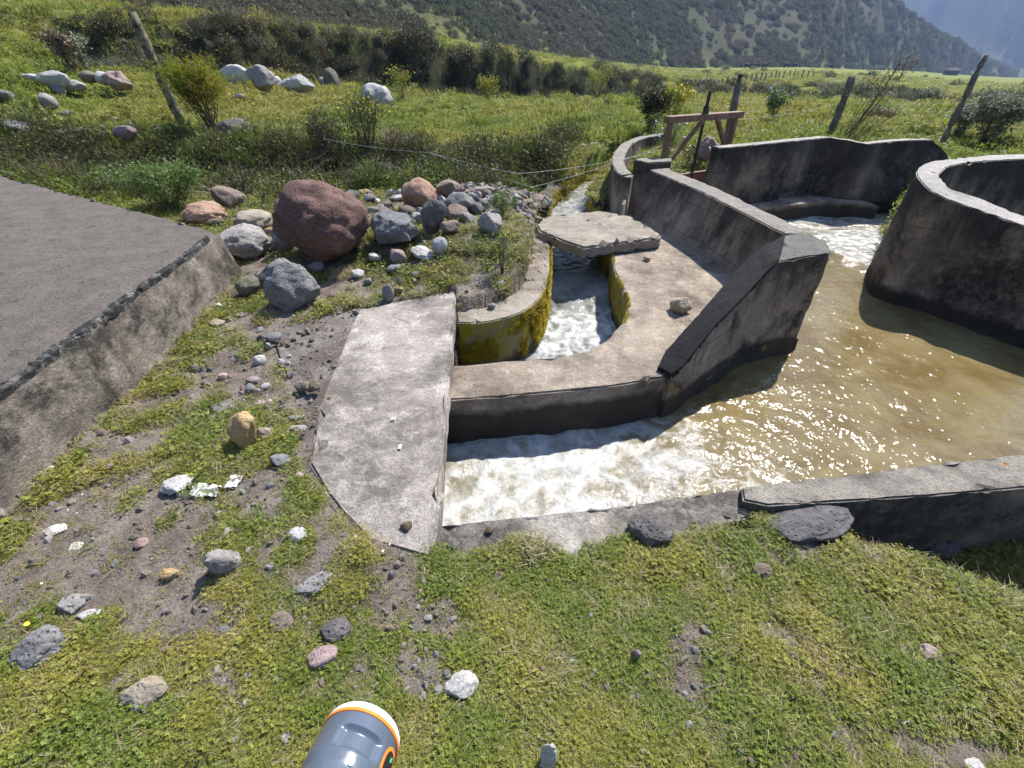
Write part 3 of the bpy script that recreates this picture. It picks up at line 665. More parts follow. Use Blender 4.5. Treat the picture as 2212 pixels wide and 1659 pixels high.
# --- little bridge slab over the flume
BR = [at(u, v, .03) for u, v in [(1157, 484), (1168, 470), (1200, 463), (1262, 459), (1330, 457), (1366, 470), (1418, 497), (1430, 505), (1428, 512), (1330, 524), (1262, 534), (1210, 516), (1165, 497)]]
br = prism('footbridge_slab', BR, .03, -.085, concrete('pebbly_bridge_concrete', (.26, .22, .17), (.35, .31, .25), (.13, .11, .09), .6, .8), bev=.02, L=.06, amp=.012, chip=.03)
tag(br, 'rough tan concrete slab laid as a footbridge across the narrow flume', 'slab')
# banks of the flume beyond the bridge
def bank(name, line, h, side, label):
    st = []
    L_ = smooth_line(line, 4)
    for i, p in enumerate(L_):
        a = L_[max(0, i-1)]; b_ = L_[min(len(L_)-1, i+1)]; d = (b_-a); d.z = 0; d.normalize(); n = Vector((d.y, -d.x, 0))*side
        st.append((V3(p-n*.02, h), V3(p+n*.20, h+.04), V3(p+n*.2, -.95), V3(p, -.95)))
    o = loft(name, st, concrete(name+'_stone', (.12, .10, .075), (.2, .17, .13), (.04, .035, .03), .45, .6, moss=1.7, mossy=(2, 20)), L=.08, amp=.025, chip=.02)
    return tag(o, label, 'channel side')
bank('flume_side', [Vector((.36, 5.2, 0))]+flume_l, -.10, -1, 'dark mossy left side of the narrow flume beyond the footbridge')
bank('flume_side', flume_r[::-1], -.12, 1, 'rocky right side of the flume with orange moss beyond the footbridge')
# ------------------------------------------------------------------ stones
RM = {
 'grey': rock_mat('grey_basalt', (.21, .205, .195), (.34, .33, .315), 1.0),
 'blue': rock_mat('bluish_grey_stone', (.16, .16, .16), (.28, .28, .275), .6, (.42, .43, .45)),
 'dark': rock_mat('dark_lava_stone', (.085, .08, .08), (.17, .16, .155), 1.3, (.30, .29, .28), .4),
 'red': rock_mat('reddish_brown_lava', (.125, .075, .062), (.20, .125, .105), 1.8, (.33, .24, .21), .45),
 'rust': rock_mat('orange_brown_stone', (.27, .165, .115), (.38, .27, .20), .8, (.5, .42, .36), .5),
 'tan': rock_mat('tan_stone', (.30, .25, .19), (.44, .39, .31), .7, (.5, .46, .4), .4),
 'brown': rock_mat('brown_stone', (.16, .125, .10), (.27, .22, .18), 1.1, (.36, .32, .28), .5),
 'pink': rock_mat('pinkish_stone', (.28, .20, .18), (.42, .32, .30), .8, (.5, .43, .41), .4),
 'pale': rock_mat('pale_stone', (.40, .39, .37), (.58, .57, .55), .5, (.66, .65, .62), .5),
 'ochre': rock_mat('ochre_stone', (.38, .24, .10), (.50, .37, .20), .3, (.50, .42, .30), .35),
 'olive': rock_mat('olive_grey_stone', (.12, .115, .085), (.23, .215, .165), .8, (.33, .32, .26), .4),
}
def rock_mesh(seed, sub, kind):
    rg = np.random.default_rng(seed)
    bm = bmesh.new(); bmesh.ops.create_icosphere(bm, subdivisions=sub, radius=1)
    co = np.array([v.co[:] for v in bm.verts]); o = rg.uniform(-50, 50, 3)
    n = co/np.linalg.norm(co, axis=1)[:, None]
    amp = {'r': .20, 'a': .28, 'f': .24, 's': .22}[kind[0]]
    d = 1+fbm(n[:, 0]*1.1+o[0], n[:, 1]*1.1+o[1], n[:, 2]*1.1+o[2], 3, 2.1, .45)*amp
    co = n*d[:, None]
    cuts = {'r': 7, 'a': 12, 'f': 9, 's': 8}[kind[0]]
    lo, hi = {'r': (.78, .95), 'a': (.62, .86), 'f': (.66, .9), 's': (.66, .88)}[kind[0]]
    for _ in range(cuts):
        k = rg.normal(size=3); k /= np.linalg.norm(k); h = rg.uniform(lo, hi)
        e = co@k-h; co = co-np.where(e > 0, e*.9, 0)[:, None]*k
    d2 = fbm(co[:, 0]*3+o[1], co[:, 1]*3, co[:, 2]*3+o[0], 4, 2.1, .55)*.05 + fbm(co[:, 0]*11, co[:, 1]*11+o[2], co[:, 2]*11, 3, 2.1, .6)*.014
    co = co+n*d2[:, None]
    mn, mx = co.min(0), co.max(0); co = (co-(mn+mx)/2)/((mx-mn)/2)
    for v, c_ in zip(bm.verts, co): v.co = c_
    return bm
ROCK_SEED = [100]
ROCKPOS = []
def rock(name, label, u, v, wpx, hpx, mat, kind='r', tilt=None, group=None, sink=.25, base=None, cat='stone', seed=None, asp=.9, onz=None):
    ROCK_SEED[0] += 1; sd = seed or ROCK_SEED[0]; rg = np.random.default_rng(sd*7)
    bp = ground_at(u, v+.30*hpx) if onz is None else at(u, v+.30*hpx, onz)
    z = depth(bp); W = wpx/F*z; Hh = hpx/F*z
    rel = bp-Vector((0, 0, CAMZ)); dl = math.asin(-rel.z/rel.length)
    a = W/2; bb = a*asp; s2 = (Hh/2)**2-(bb*math.sin(dl))**2
    cz = math.sqrt(s2)/math.cos(dl) if s2 > 0 else 0
    lo = {'r': .5, 'a': .42, 'f': .16, 's': .8}[kind[0]]*a
    if cz < lo:
        cz = lo; t2 = (Hh/2)**2-(cz*math.cos(dl))**2
        bb = max(math.sqrt(max(t2, 0))/max(math.sin(dl), .15), .35*a)
    sub = 5 if wpx > 80 else 4 if wpx > 38 else 3
    bm = rock_mesh(sd, sub, kind)
    rz = (0 if tilt is not None else rg.uniform(-.25, .25))
    ctr = Vector((bp.x, bp.y, bp.z))
    d = ray(u, v); t = (ctr.y)/d.y
    zc = bp.z+cz*(1-2*sink*.5)*.85
    # keep the ray through the photo's centre of the stone at the height of its own centre
    c3 = at(u, v, zc)
    bm.transform(Matrix.Diagonal((a, bb, cz, 1)))
    if tilt is not None:
        ax = ray(u, v).normalized(); bm.transform(Matrix.Rotation(R(tilt), 4, ax))
    o = bm_obj(name, bm, RM[mat], None, smooth=True)
    o.location = c3; o.rotation_euler = (0, 0, rz)
    tag(o, label, cat, group); ROCKPOS.append((c3.x, c3.y, max(a, bb)))
    return o
mound = [
 (697, 478, 184, 162, 'red', 'r', None, 'huge rounded reddish brown lava boulder, biggest on the stone mound'),
 (632, 615, 105, 106, 'grey', 'a', -12, 'large grey pyramid shaped boulder just below the huge reddish boulder'),
 (440, 460, 92, 50, 'rust', 'r', None, 'rounded pinkish orange boulder resting behind the corner of the grey block'),
 (530, 526, 100, 72, 'grey', 'r', None, 'smooth grey rounded boulder leaning on the corner of the grey block'),
 (497, 430, 64, 44, 'brown', 'a', 30, 'tilted brown stone at the foot of the leafy shrub'),
 (548, 474, 78, 42, 'tan', 'r', None, 'smooth tan boulder above the grey rounded boulder'),
 (464, 481, 36, 18, 'brown', 'r', None, 'small brown stone between the orange boulder and the block'),
 (612, 519, 52, 62, 'blue', 'a', 25, 'bluish grey stone wedged under the near side of the huge reddish boulder'),
 (593, 526, 26, 28, 'tan', 'r', None, 'small tan stone between the smooth grey boulder and the bluish stone'),
 (583, 500, 20, 18, 'rust', 'r', None, 'small orange stone above the little tan stone near the reddish boulder'),
 (536, 619, 50, 42, 'olive', 'r', -25, 'dark olive rounded stone beside the grey pyramid shaped boulder'),
 (572, 600, 28, 20, 'tan', 'r', None, 'small tan stone just above the dark olive stone'),
 (684, 576, 32, 24, 'grey', 'r', None, 'small grey stone in the shadow under the huge reddish boulder'),
 (854, 493, 100, 70, 'blue', 'a', None, 'big flat faced bluish grey lava boulder right of the huge reddish one'),
 (831, 372, 40, 42, 'dark', 's', None, 'dark blocky stone standing at the top of the mound'),
 (868, 377, 44, 20, 'tan', 'f', None, 'pale brown flat stone beside the dark blocky stone on the mound top'),
 (905, 421, 68, 66, 'rust', 'a', None, 'bright orange brown rugged boulder in the middle of the mound'),
 (964, 378, 44, 20, 'grey', 'r', None, 'grey rounded stone crowning the heap right of the orange boulder'),
 (971, 392, 56, 34, 'tan', 'a', None, 'pale tan angular stone behind the brown stone of the heap'),
 (968, 409, 62, 40, 'brown', 'a', None, 'brown stone in front of the pale tan angular stone'),
 (1043, 413, 52, 20, 'tan', 'a', None, 'orange and white stone at the far right end of the mound'),
 (996, 438, 66, 46, 'blue', 'a', 25, 'blue grey slanted slab stone on the heap'),
 (935, 470, 50, 74, 'dark', 's', 14, 'dark pitted upright boulder spotted with pale lichen'),
 (985, 461, 52, 38, 'brown', 'r', 15, 'brown grey stone between the pitted boulder and the blue grey slab'),
 (971, 493, 42, 30, 'brown', 'a', None, 'brown angular stone resting in the grass under the heap'),
 (1057, 484, 52, 46, 'grey', 'a', 25, 'grey half buried stone in green plants near the footbridge'),
 (1073, 392, 34, 36, 'brown', 'r', None, 'brown round stone on the far bank under the wire'),
 (949, 533, 33, 40, 'pale', 's', 10, 'small light grey stone standing on end in the grass'),
 (912, 546, 54, 28, 'pale', 'f', 15, 'pale flat stone left of the small standing grey stone'),
 (861, 554, 34, 32, 'pink', 'a', None, 'pinkish brown stone below the flat faced bluish boulder'),
 (809, 556, 28, 20, 'pale', 'a', None, 'whitish angular stone left of the pinkish brown stone'),
 (852, 580, 34, 18, 'grey', 'f', None, 'flat grey stone under the pinkish brown stone'),
 (895, 593, 28, 14, 'brown', 'f', None, 'low brown stone in the yellow grass above the slab'),
 (795, 608, 18, 16, 'blue', 'r', None, 'small bluish stone above the end of the slab'),
 (838, 634, 25, 42, 'blue', 's', 6, 'oval grey stone standing upright on the end of the pale slab'),
 (861, 627, 18, 18, 'brown', 'r', None, 'small brown stone right of the upright oval stone'),
 (772, 591, 28, 20, 'pale', 'a', None, 'pale stone among the dry grass below the reddish boulder'),
 (758, 426, 40, 30, 'dark', 'a', None, 'dark brown knobbly stone close behind the reddish boulder'),
 (831, 398, 28, 18, 'grey', 'a', None, 'grey stone just below the dark blocky stone'),
 (852, 401, 26, 20, 'pale', 'a', None, 'white angular stone below the mound top'),
 (867, 395, 22, 14, 'grey', 'r', None, 'small grey stone touching the white angular stone'),
 (845, 416, 20, 14, 'pale', 'a', None, 'small white stone left of the orange boulder'),
 (862, 426, 38, 14, 'pale', 'f', None, 'pale slab stone pressed against the orange boulder'),
 (753, 393, 16, 13, 'blue', 'r', None, 'small bluish stone above the top of the reddish boulder'),
 (705, 391, 34, 12, 'pink', 'f', None, 'flat reddish stone behind the top of the huge boulder'),
 (724, 403, 24, 12, 'rust', 'f', None, 'small rust coloured stone behind the huge boulder'),
 (781, 383, 21, 15, 'brown', 'r', None, 'small brown stone left of the dark blocky stone'),
 (815, 434, 15, 12, 'pale', 'a', None, 'small white stone in the gravel between the big boulders'),
 (790, 416, 24, 14, 'ochre', 'f', None, 'small ochre stone in the gravel on the mound'),
 (827, 455, 34, 20, 'brown', 'r', None, 'brown stone right above the flat faced bluish boulder'),
 (948, 428, 20, 14, 'grey', 'r', None, 'small grey stone between the orange boulder and the blue grey slab'),
 (795, 470, 16, 18, 'brown', 'r', None, 'small brown stone right of the huge reddish boulder'),
 (615, 425, 20, 26, 'pale', 'r', None, 'pale stone peeking out left of the huge reddish boulder'),
 (1281, 313, 18, 10, 'grey', 'r', None, 'small grey stone on the grassy bank nearer to the curved wall'),
 (1258, 316, 15, 10, 'pale', 'r', None, 'small pale stone on the grassy bank farther from the curved wall'),
 (1010, 470, 34, 24, 'grey', 'a', None, 'grey stone filling the gap between the blue grey slab and the half buried stone'),
 (1030, 452, 36, 24, 'dark', 'a', 20, 'dark stone at the right shoulder of the heap above the half buried stone'),
 (925, 396, 34, 22, 'pale', 'a', None, 'pale stone touching the top of the orange boulder'),
 (950, 395, 26, 18, 'grey', 'a', None, 'grey stone wedged between the crowning stone and the orange boulder'),
 (880, 456, 36, 24, 'brown', 'r', None, 'brown round stone between the flat faced boulder and the orange boulder'),
 (900, 470, 30, 22, 'grey', 'a', None, 'grey stone left of the dark pitted upright boulder'),
 (890, 402, 24, 16, 'tan', 'a', None, 'tan stone upper left of the orange boulder'),
 (1012, 404, 30, 18, 'brown', 'a', None, 'brown stone right of the heap below the crowning stones'),
 (1020, 424, 30, 18, 'grey', 'a', None, 'grey stone under the orange and white stone'),
 (807, 455, 24, 18, 'tan', 'a', None, 'tan stone close to the right flank of the huge boulder'),
 (800, 428, 28, 18, 'grey', 'a', None, 'grey stone behind the right shoulder of the huge boulder'),
 (770, 404, 26, 16, 'pale', 'a', None, 'pale stone right behind the top of the huge boulder'),
]
path_ = [
 (521, 934, 66, 90, 'ochre', 'a', 8, 'ochre yellow block of stone standing in the grass left of the slab'),
 (476, 878, 42, 20, 'blue', 'f', None, 'flat bluish stone just above the ochre block'),
 (562, 777, 26, 22, 'pale', 'r', None, 'round whitish pebble on the path beside the apron'),
 (607, 787, 16, 15, 'blue', 'r', None, 'small blue grey pebble right of the round whitish one'),
 (591, 729, 33, 24, 'blue', 'a', None, 'blue grey angular stone at the upper corner of the apron'),
 (653, 834, 31, 26, 'brown', 'a', None, 'brown grey stone of a pair lying on the apron'),
 (680, 834, 27, 25, 'olive', 'a', None, 'olive grey stone of a pair lying on the apron'),
 (542, 840, 25, 21, 'blue', 'a', None, 'bluish angular stone on the dirt path'),
 (574, 835, 19, 14, 'pale', 'a', None, 'small pale stone right of the bluish angular stone'),
 (546, 821, 30, 17, 'pink', 'r', None, 'pinkish flat stone right above the bluish angular one'),
 (481, 813, 22, 15, 'pink', 'r', None, 'small pink stone half buried in the path grass'),
 (474, 662, 15, 16, 'pale', 'a', None, 'small white stone near the foot of the grey block'),
 (467, 698, 32, 17, 'tan', 'f', None, 'pale dome of stone buried in the path soil'),
 (521, 679, 32, 10, 'tan', 'f', None, 'thin tan flat stone above the buried dome stone'),
 (604, 994, 43, 27, 'blue', 'a', 15, 'dark blue grey stone on the soil left of the slab'),
 (355, 1014, 48, 15, 'pink', 'f', None, 'long flat reddish stone in the grass'),
 (380, 1046, 66, 42, 'pale', 'a', None, 'pale whitish angular rock near the crumpled white paper'),
 (101, 1018, 60, 18, 'pale', 'f', None, 'pale flat stone in the grass close to the foot of the grey block'),
 (560, 871, 24, 14, 'pink', 'f', None, 'small pinkish stone above the ochre block'),
 (594, 905, 36, 14, 'grey', 'f', None, 'thin grey flat stone upper right of the ochre block'),
 (639, 901, 30, 10, 'grey', 'f', None, 'thin grey flat stone on the soil next to the slab edge'),
 (571, 935, 34, 30, 'tan', 'a', None, 'tan stone touching the right side of the ochre block'),
 (643, 924, 44, 14, 'grey', 'f', None, 'low grey stone right of the tan stone'),
 (647, 1027, 18, 15, 'pink', 'r', None, 'small pink pebble in dark soil by the slab'),
]
lawn = [
 (84, 1400, 106, 78, 'grey', 'r', -30, 'big light grey oval stone lying in the lower left grass'),
 (315, 1497, 98, 58, 'tan', 'a', -25, 'tan and grey angular stone in the grass left of the instrument'),
 (479, 1214, 58, 74, 'grey', 'f', -40, 'elongated light grey stone standing diagonally in the grass'),
 (642, 1157, 48, 30, 'pale', 'a', None, 'pale angular stone in the grass below the apron'),
 (154, 1305, 56, 34, 'grey', 'a', -10, 'grey blocky stone above the big oval stone'),
 (190, 1328, 48, 20, 'pale', 'f', None, 'whitish flaky stone just below the grey blocky one'),
 (365, 1241, 44, 24, 'ochre', 'r', None, 'smooth light orange brown pebble in the grass'),
 (726, 1360, 66, 54, 'dark', 'r', None, 'round dark grey pitted lava stone in the grass'),
 (697, 1419, 68, 46, 'pink', 'r', -20, 'pinkish grey smooth stone below the round pitted stone'),
 (675, 1263, 92, 40, 'grey', 'f', -20, 'flat grey stone mostly buried in the clover'),
 (583, 1482, 46, 32, 'blue', 'f', -40, 'thin blue grey stone blade in the grass'),
 (614, 1597, 28, 24, 'grey', 'a', None, 'small grey stone left of the white domed instrument'),
 (524, 1308, 40, 28, 'brown', 'f', None, 'flat brown grey stone below the elongated diagonal stone'),
 (609, 1342, 52, 40, 'brown', 'f', None, 'wide brown stone sunk in dry soil'),
 (304, 1173, 28, 22, 'pink', 'f', None, 'small purple grey stone on bare dirt'),
 (37, 1454, 34, 16, 'grey', 'f', None, 'small grey stone directly below the big oval stone'),
 (16, 1484, 40, 24, 'grey', 'a', None, 'grey stone at the edge of the picture under the big oval stone'),
 (121, 1143, 46, 20, 'pale', 'f', None, 'whitish flat stone in the lush grass'),
 (161, 1180, 34, 16, 'pale', 'f', None, 'small pale stone beside bare dirt'),
 (28, 1642, 54, 34, 'grey', 'f', None, 'grey flat stone in the bottom left corner'),
 (997, 1481, 75, 55, 'pale', 'r', None, 'pale grey rounded stone with a notched top in the middle of the lawn'),
 (976, 1181, 25, 22, 'dark', 'a', None, 'small dark stone at the slab corner by the low wall'),
 (1405, 1143, 98, 68, 'dark', 'r', None, 'round dark boulder half on the low front wall'),
 (1111, 1272, 40, 16, 'grey', 'f', None, 'flat grey stone buried in the lawn below the low wall'),
 (1342, 1371, 26, 17, 'pale', 'r', None, 'upper one of two small pale pebbles in the lawn'),
 (1350, 1395, 22, 18, 'grey', 'a', None, 'lower one of two small pebbles in the lawn'),
 (1374, 1414, 20, 26, 'pink', 'f', None, 'small pink clod of stone below the two pebbles'),
 (1185, 1640, 36, 48, 'pale', 'f', None, 'pale grey flat stone cut by the bottom of the picture'),
 (792, 1510, 64, 30, 'brown', 'f', None, 'brown grey stone sunk in the grass behind the instrument dome'),
 (1415, 1189, 20, 14, 'grey', 'r', None, 'small grey pebble under the round dark boulder'),
 (1748, 1126, 216, 74, 'dark', 'f', None, 'wide flat dark stone leaning against the grey channel wall'),
 (1649, 1238, 46, 36, 'brown', 'f', 35, 'purple grey angular stone in the grass under the wide flat stone'),
 (1762, 1285, 32, 18, 'pale', 'f', None, 'small pale blue grey flat stone in the lawn'),
 (2010, 1414, 46, 34, 'pink', 'f', 30, 'pink brick coloured stone sunk in the lawn'),
 (2024, 1549, 18, 16, 'grey', 'a', None, 'small grey stone beside the white torn scrap'),
 (2032, 1178, 90, 50, 'dark', 'r', None, 'dark rounded rock in the deep shade under the channel wall'),
 (1911, 1253, 28, 14, 'pink', 'f', None, 'small pinkish stone at the lip of the shaded hollow'),
 (1958, 1231, 22, 12, 'pale', 'f', None, 'small pale stone nearest the shaded rock'),
 (1812, 1349, 26, 14, 'blue', 'f', None, 'small blue white flat stone in clover'),
 (2105, 1652, 40, 20, 'pale', 'f', None, 'pale stone cut by the bottom edge near the right corner'),
 (1709, 1412, 14, 14, 'blue', 'f', None, 'tiny blue grey stone in the lawn'),
 (1668, 1264, 20, 10, 'grey', 'f', None, 'small grey stone touching the purple grey one'),
]
meadow_ = [
 (115, 171, 60, 30, 'pale', 'r', None, 'whitish domed boulder on the left meadow'),
 (66, 166, 38, 12, 'pale', 'f', None, 'low white stone left of the whitish domed boulder'),
 (163, 185, 42, 22, 'grey', 'r', None, 'grey round stone right below the whitish domed boulder'),
 (126, 195, 28, 20, 'grey', 'a', 25, 'small grey tilted stone under the whitish domed boulder'),
 (194, 166, 36, 22, 'olive', 'r', None, 'olive grey boulder of the trio by the dry brown bush'),
 (222, 169, 34, 26, 'pale', 'r', None, 'pale boulder of the trio by the dry brown bush'),
 (255, 174, 50, 38, 'pink', 'a', 25, 'large pinkish grey split boulder, right end of the trio'),
 (101, 219, 32, 30, 'grey', 'a', 30, 'grey slanting stone alone in the left meadow'),
 (142, 247, 40, 17, 'dark', 'f', None, 'dark flat stone in the left meadow'),
 (45, 275, 52, 24, 'grey', 'f', 25, 'long grey stone near the left edge of the meadow'),
 (128, 287, 36, 13, 'pale', 'f', None, 'small white flat stone in the left meadow'),
 (268, 287, 54, 20, 'pink', 'r', None, 'smooth pinkish stone in the row of low meadow stones'),
 (252, 262, 22, 18, 'brown', 'r', None, 'round brown stone above the smooth pinkish one'),
 (282, 272, 18, 14, 'blue', 'a', None, 'small blue grey stone above the smooth pinkish one'),
 (341, 281, 28, 16, 'pink', 'a', None, 'small pink angular stone near the foot of the lichen covered post'),
 (226, 278, 26, 14, 'dark', 'a', None, 'dark low stone left of the smooth pinkish one'),
 (178, 281, 36, 13, 'brown', 'f', None, 'brown low stone in the long grass of the meadow'),
 (5, 203, 40, 20, 'grey', 'a', 25, 'grey stone cut by the left edge of the meadow'),
 (510, 161, 68, 34, 'pale', 'r', None, 'pale domed boulder at the foot of the dark bank'),
 (565, 169, 52, 44, 'grey', 'a', 30, 'grey slanting boulder beside the pale domed one'),
 (596, 175, 24, 18, 'pale', 'a', None, 'small pale stone between the slanting and the white flat boulder'),
 (637, 182, 82, 34, 'pale', 'a', None, 'white flat topped boulder at the foot of the dark bank'),
 (716, 174, 34, 44, 'olive', 's', 2, 'upright brownish stone standing like a post at the foot of the bank'),
 (697, 180, 14, 22, 'grey', 's', None, 'narrow grey stone left of the upright brownish stone'),
 (508, 277, 72, 38, 'dark', 'a', None, 'dark grey two humped boulder in the meadow below the yellow green bush'),
 (518, 208, 22, 10, 'pale', 'r', None, 'small pale stone in the meadow grass'),
 (813, 210, 66, 50, 'pale', 'r', None, 'round white grey boulder behind the yellow flowering plant'),
 (899, 229, 20, 10, 'grey', 'r', None, 'small grey stone right of the round white grey boulder'),
 (1529, 322, 48, 50, 'pink', 'a', None, 'pinkish red boulder seen through the rusty gate frame'),
]
for grp, L_, sk in (('stones heaped on the mound', mound, .1), ('stones on the dirt path by the slab', path_, .25), ('stones lying in the foreground grass', lawn, .3), ('boulders scattered over the meadow', meadow_, .25)):
    for (u, v, w_, h_, mt, kd, tl, lb) in L_:
        nm = 'boulder' if w_ > 60 and L_ is not lawn else 'stone'
        k = {}
        if lb.startswith(('oval grey stone standing upright',)): k['onz'] = .02
        if lb.startswith('wide flat dark stone'): k = {'asp': .6}
        if lb.startswith('pinkish red boulder seen'): k['onz'] = .32
        if lb.startswith('huge'): k = {'seed': 11, 'asp': .95}
        if lb.startswith('ochre yellow'): k = {'asp': .8, 'seed': 905}
        rock(nm, lb, u, v, w_, h_, mt, kd, tl, grp, sk, cat='boulder' if nm == 'boulder' else 'stone', **k)
# stones on the walkway
rock('stone', 'tan concrete lump lying on the walkway beside the black sloping wall', 1472, 660, 46, 40, 'tan', 'a', None, None, .1, onz=ZI)
rock('stone', 'small tan stone on the walkway near the footbridge', 1398, 558, 17, 14, 'tan', 'a', None, None, .1, onz=ZI)
rock('stone', 'small grey stone on the mossy curb', 1062, 661, 18, 14, 'grey', 'a', None, None, .1, onz=-.06)
rock('stone', 'rounded grey stone at the near end of the footbridge slab', 1148, 478, 52, 26, 'brown', 'r', None, None, .1, onz=-.05)
m_dung = plain('dry_dung', (.10, .075, .05), .95, bmp=.01, scale=30)
def clod(label, u, v, wpx, onz=.025):
    o = rock('dung_clod', label, u, v, wpx, wpx*.8, 'brown', 'a', None, 'dung clods on the concrete', .1, cat='dung', onz=onz); o.data.materials[0] = m_dung
clod('dark brown dung clod on the near end of the pale slab', 877, 1137, 26)
clod('brown dung clod on the low wall right of the slab corner', 1056, 1145, 20, -.03)
for i, (u, v) in enumerate([(610, 742), (622, 745), (635, 733), (655, 722), (672, 735), (560, 762), (712, 862), (598, 738)]):
    lab = ['first', 'second', 'third']
    clod('small brown dung clod among several at the upper corner of the apron', u, v, 11, .012)
# paper scraps
m_paper = plain('white_paper', (.58, .58, .57), .7, var=.1)
def scrap(name, label, u, v, w_, h_, onz=None, seed=1, cat='litter'):
    p = ground_at(u, v) if onz is None else at(u, v, onz); z = depth(p); W = w_/F*z; D_ = h_/F*z/max(.4, math.sin(math.atan2(CAMZ-p.z, math.hypot(p.x, p.y))))
    n = 14; rg = np.random.default_rng(seed); gx, gy = np.meshgrid(np.linspace(-1, 1, n), np.linspace(-1, 1, n))
    edge = 1+.25*noise3(np.arctan2(gy, gx)*1.3+seed, 0, 1.0)
    X_ = gx*edge*W/2; Y_ = gy*edge*D_/2+.15*X_*rg.uniform(-1, 1); Z_ = np.abs(fbm(gx*1.3+seed*3, gy*1.3, 2.0, 2))*min(W, .10)*.35+.006
    V = np.stack([X_.ravel(), Y_.ravel(), Z_.ravel()], 1)
    i0 = (np.arange(n-1)[:, None]*n+np.arange(n-1)[None, :]).ravel(); Fq = np.stack([i0, i0+1, i0+n+1, i0+n], 1)
    o = mesh_np(name, V, Fq, m_paper, smooth=False); o.location = p
    sm = o.modifiers.new('t', 'SOLIDIFY'); sm.thickness = .001
    return tag(o, label, cat)
scrap('crumpled_paper', 'crumpled white paper lying in the grass beside the pale whitish rock', 447, 1064, 60, 20, seed=3)
scrap('crumpled_paper', 'smaller white paper scrap right of the crumpled white paper', 506, 1043, 26, 22, seed=5)
scrap('torn_paper', 'torn white scrap in the lawn near the right edge', 1936, 1535, 36, 38, seed=8)
scrap('paper_chip', 'white chip lying flat on the middle of the pale slab', 850, 906, 9, 4, .03, 4)
scrap('paper_chip', 'folded whitish chip on the pale slab, nearer than the other', 864, 967, 7, 9, .03, 6)
m_or = plain('orange_peel', (.75, .28, .03), .6)
for (u, v, onz, lb) in [(117, 1584, None, 'curled orange peel in the lower left grass'), (2168, 1010, .02, 'orange leaf on top of the grey channel wall')]:
    p = ground_at(u, v) if onz is None else at(u, v, onz); bm = bmesh.new(); ring = []
    for i in range(9):
        a = math.pi*i/8*.9; r_ = .013; wd = .005*math.sin(math.pi*(i+.6)/9.2)+.001
        ring.append((bm.verts.new((r_*math.cos(a)-wd, r_*math.sin(a), .012)), bm.verts.new((r_*math.cos(a)+wd, r_*math.sin(a), .018))))
    for a_, b_ in zip(ring[:-1], ring[1:]): bm.faces.new((a_[0], b_[0], b_[1], a_[1]))
    o = bm_obj('orange_peel' if onz is None else 'fallen_leaf', bm, m_or); o.location = p
    tag(o, lb, 'peel' if onz is None else 'leaf')

# gravel and pebbles nobody could count
def tri_mesh_pebble(k):
    bm = rock_mesh(500+k, 1, 'a'); return bm
PEB = bpy.data.collections.new('pebble_kinds')
# ------------------------------------------------------------------ scattering
def kinds(name, objs):
    c_ = bpy.data.collections.new(name)
    for o in objs: c_.objects.link(o)
    return c_
def raw(name, V, Fc, mats, mi=None):
    me = bpy.data.meshes.new(name); V = np.asarray(V, np.float32)
    me.from_pydata([tuple(v) for v in V], [], [tuple(int(i) for i in f) for f in Fc])
    for m in mats: me.materials.append(m)
    if mi is not None: me.polygons.foreach_set('material_index', np.asarray(mi, np.int32))
    me.update(); return bpy.data.objects.new(name, me)
def scatter(name, coll, nkinds, P, rot, scl, label=None, kind='stuff', parent=None, idx=None, spread=(1, 1, 1)):
    n = len(P); me = bpy.data.meshes.new(name); me.vertices.add(n); me.vertices.foreach_set('co', np.asarray(P, np.float32).ravel())
    a = me.attributes.new('rot', 'FLOAT_VECTOR', 'POINT'); a.data.foreach_set('vector', np.asarray(rot, np.float32).ravel())
    scl = np.asarray(scl, np.float32)
    if scl.ndim == 1: scl = np.repeat(scl[:, None], 3, 1)
    a = me.attributes.new('scl', 'FLOAT_VECTOR', 'POINT'); a.data.foreach_set('vector', scl.ravel())
    a = me.attributes.new('idx', 'INT', 'POINT'); a.data.foreach_set('value', (rng.integers(0, nkinds, n) if idx is None else idx).astype(np.int32))
    o = bpy.data.objects.new(name, me); link(o, parent)
    ng = bpy.data.node_groups.new(name, 'GeometryNodeTree'); ng.interface.new_socket('Geometry', in_out='INPUT', socket_type='NodeSocketGeometry'); ng.interface.new_socket('Geometry', in_out='OUTPUT', socket_type='NodeSocketGeometry')
    gi = ng.nodes.new('NodeGroupInput'); go = ng.nodes.new('NodeGroupOutput')
    ip = ng.nodes.new('GeometryNodeInstanceOnPoints'); ci_ = ng.nodes.new('GeometryNodeCollectionInfo')
    ci_.inputs['Collection'].default_value = coll; ci_.inputs['Separate Children'].default_value = True; ci_.inputs['Reset Children'].default_value = True
    ip.inputs['Pick Instance'].default_value = True
    def na(nm, ty):
        q = ng.nodes.new('GeometryNodeInputNamedAttribute'); q.data_type = ty; q.inputs[0].default_value = nm; return [s for s in q.outputs if s.enabled][0]
    er = ng.nodes.new('FunctionNodeEulerToRotation')
    L_ = ng.links.new; L_(gi.outputs[0], ip.inputs['Points']); L_(ci_.outputs[0], ip.inputs['Instance']); L_(na('idx', 'INT'), ip.inputs['Instance Index'])
    L_(na('rot', 'FLOAT_VECTOR'), er.inputs[0]); L_(er.outputs[0], ip.inputs['Rotation']); L_(na('scl', 'FLOAT_VECTOR'), ip.inputs['Scale']); L_(ip.outputs[0], go.inputs[0])
    md = o.modifiers.new('scatter', 'NODES'); md.node_group = ng
    if kind: o['kind'] = kind
    if label: o['label'] = label
    return o
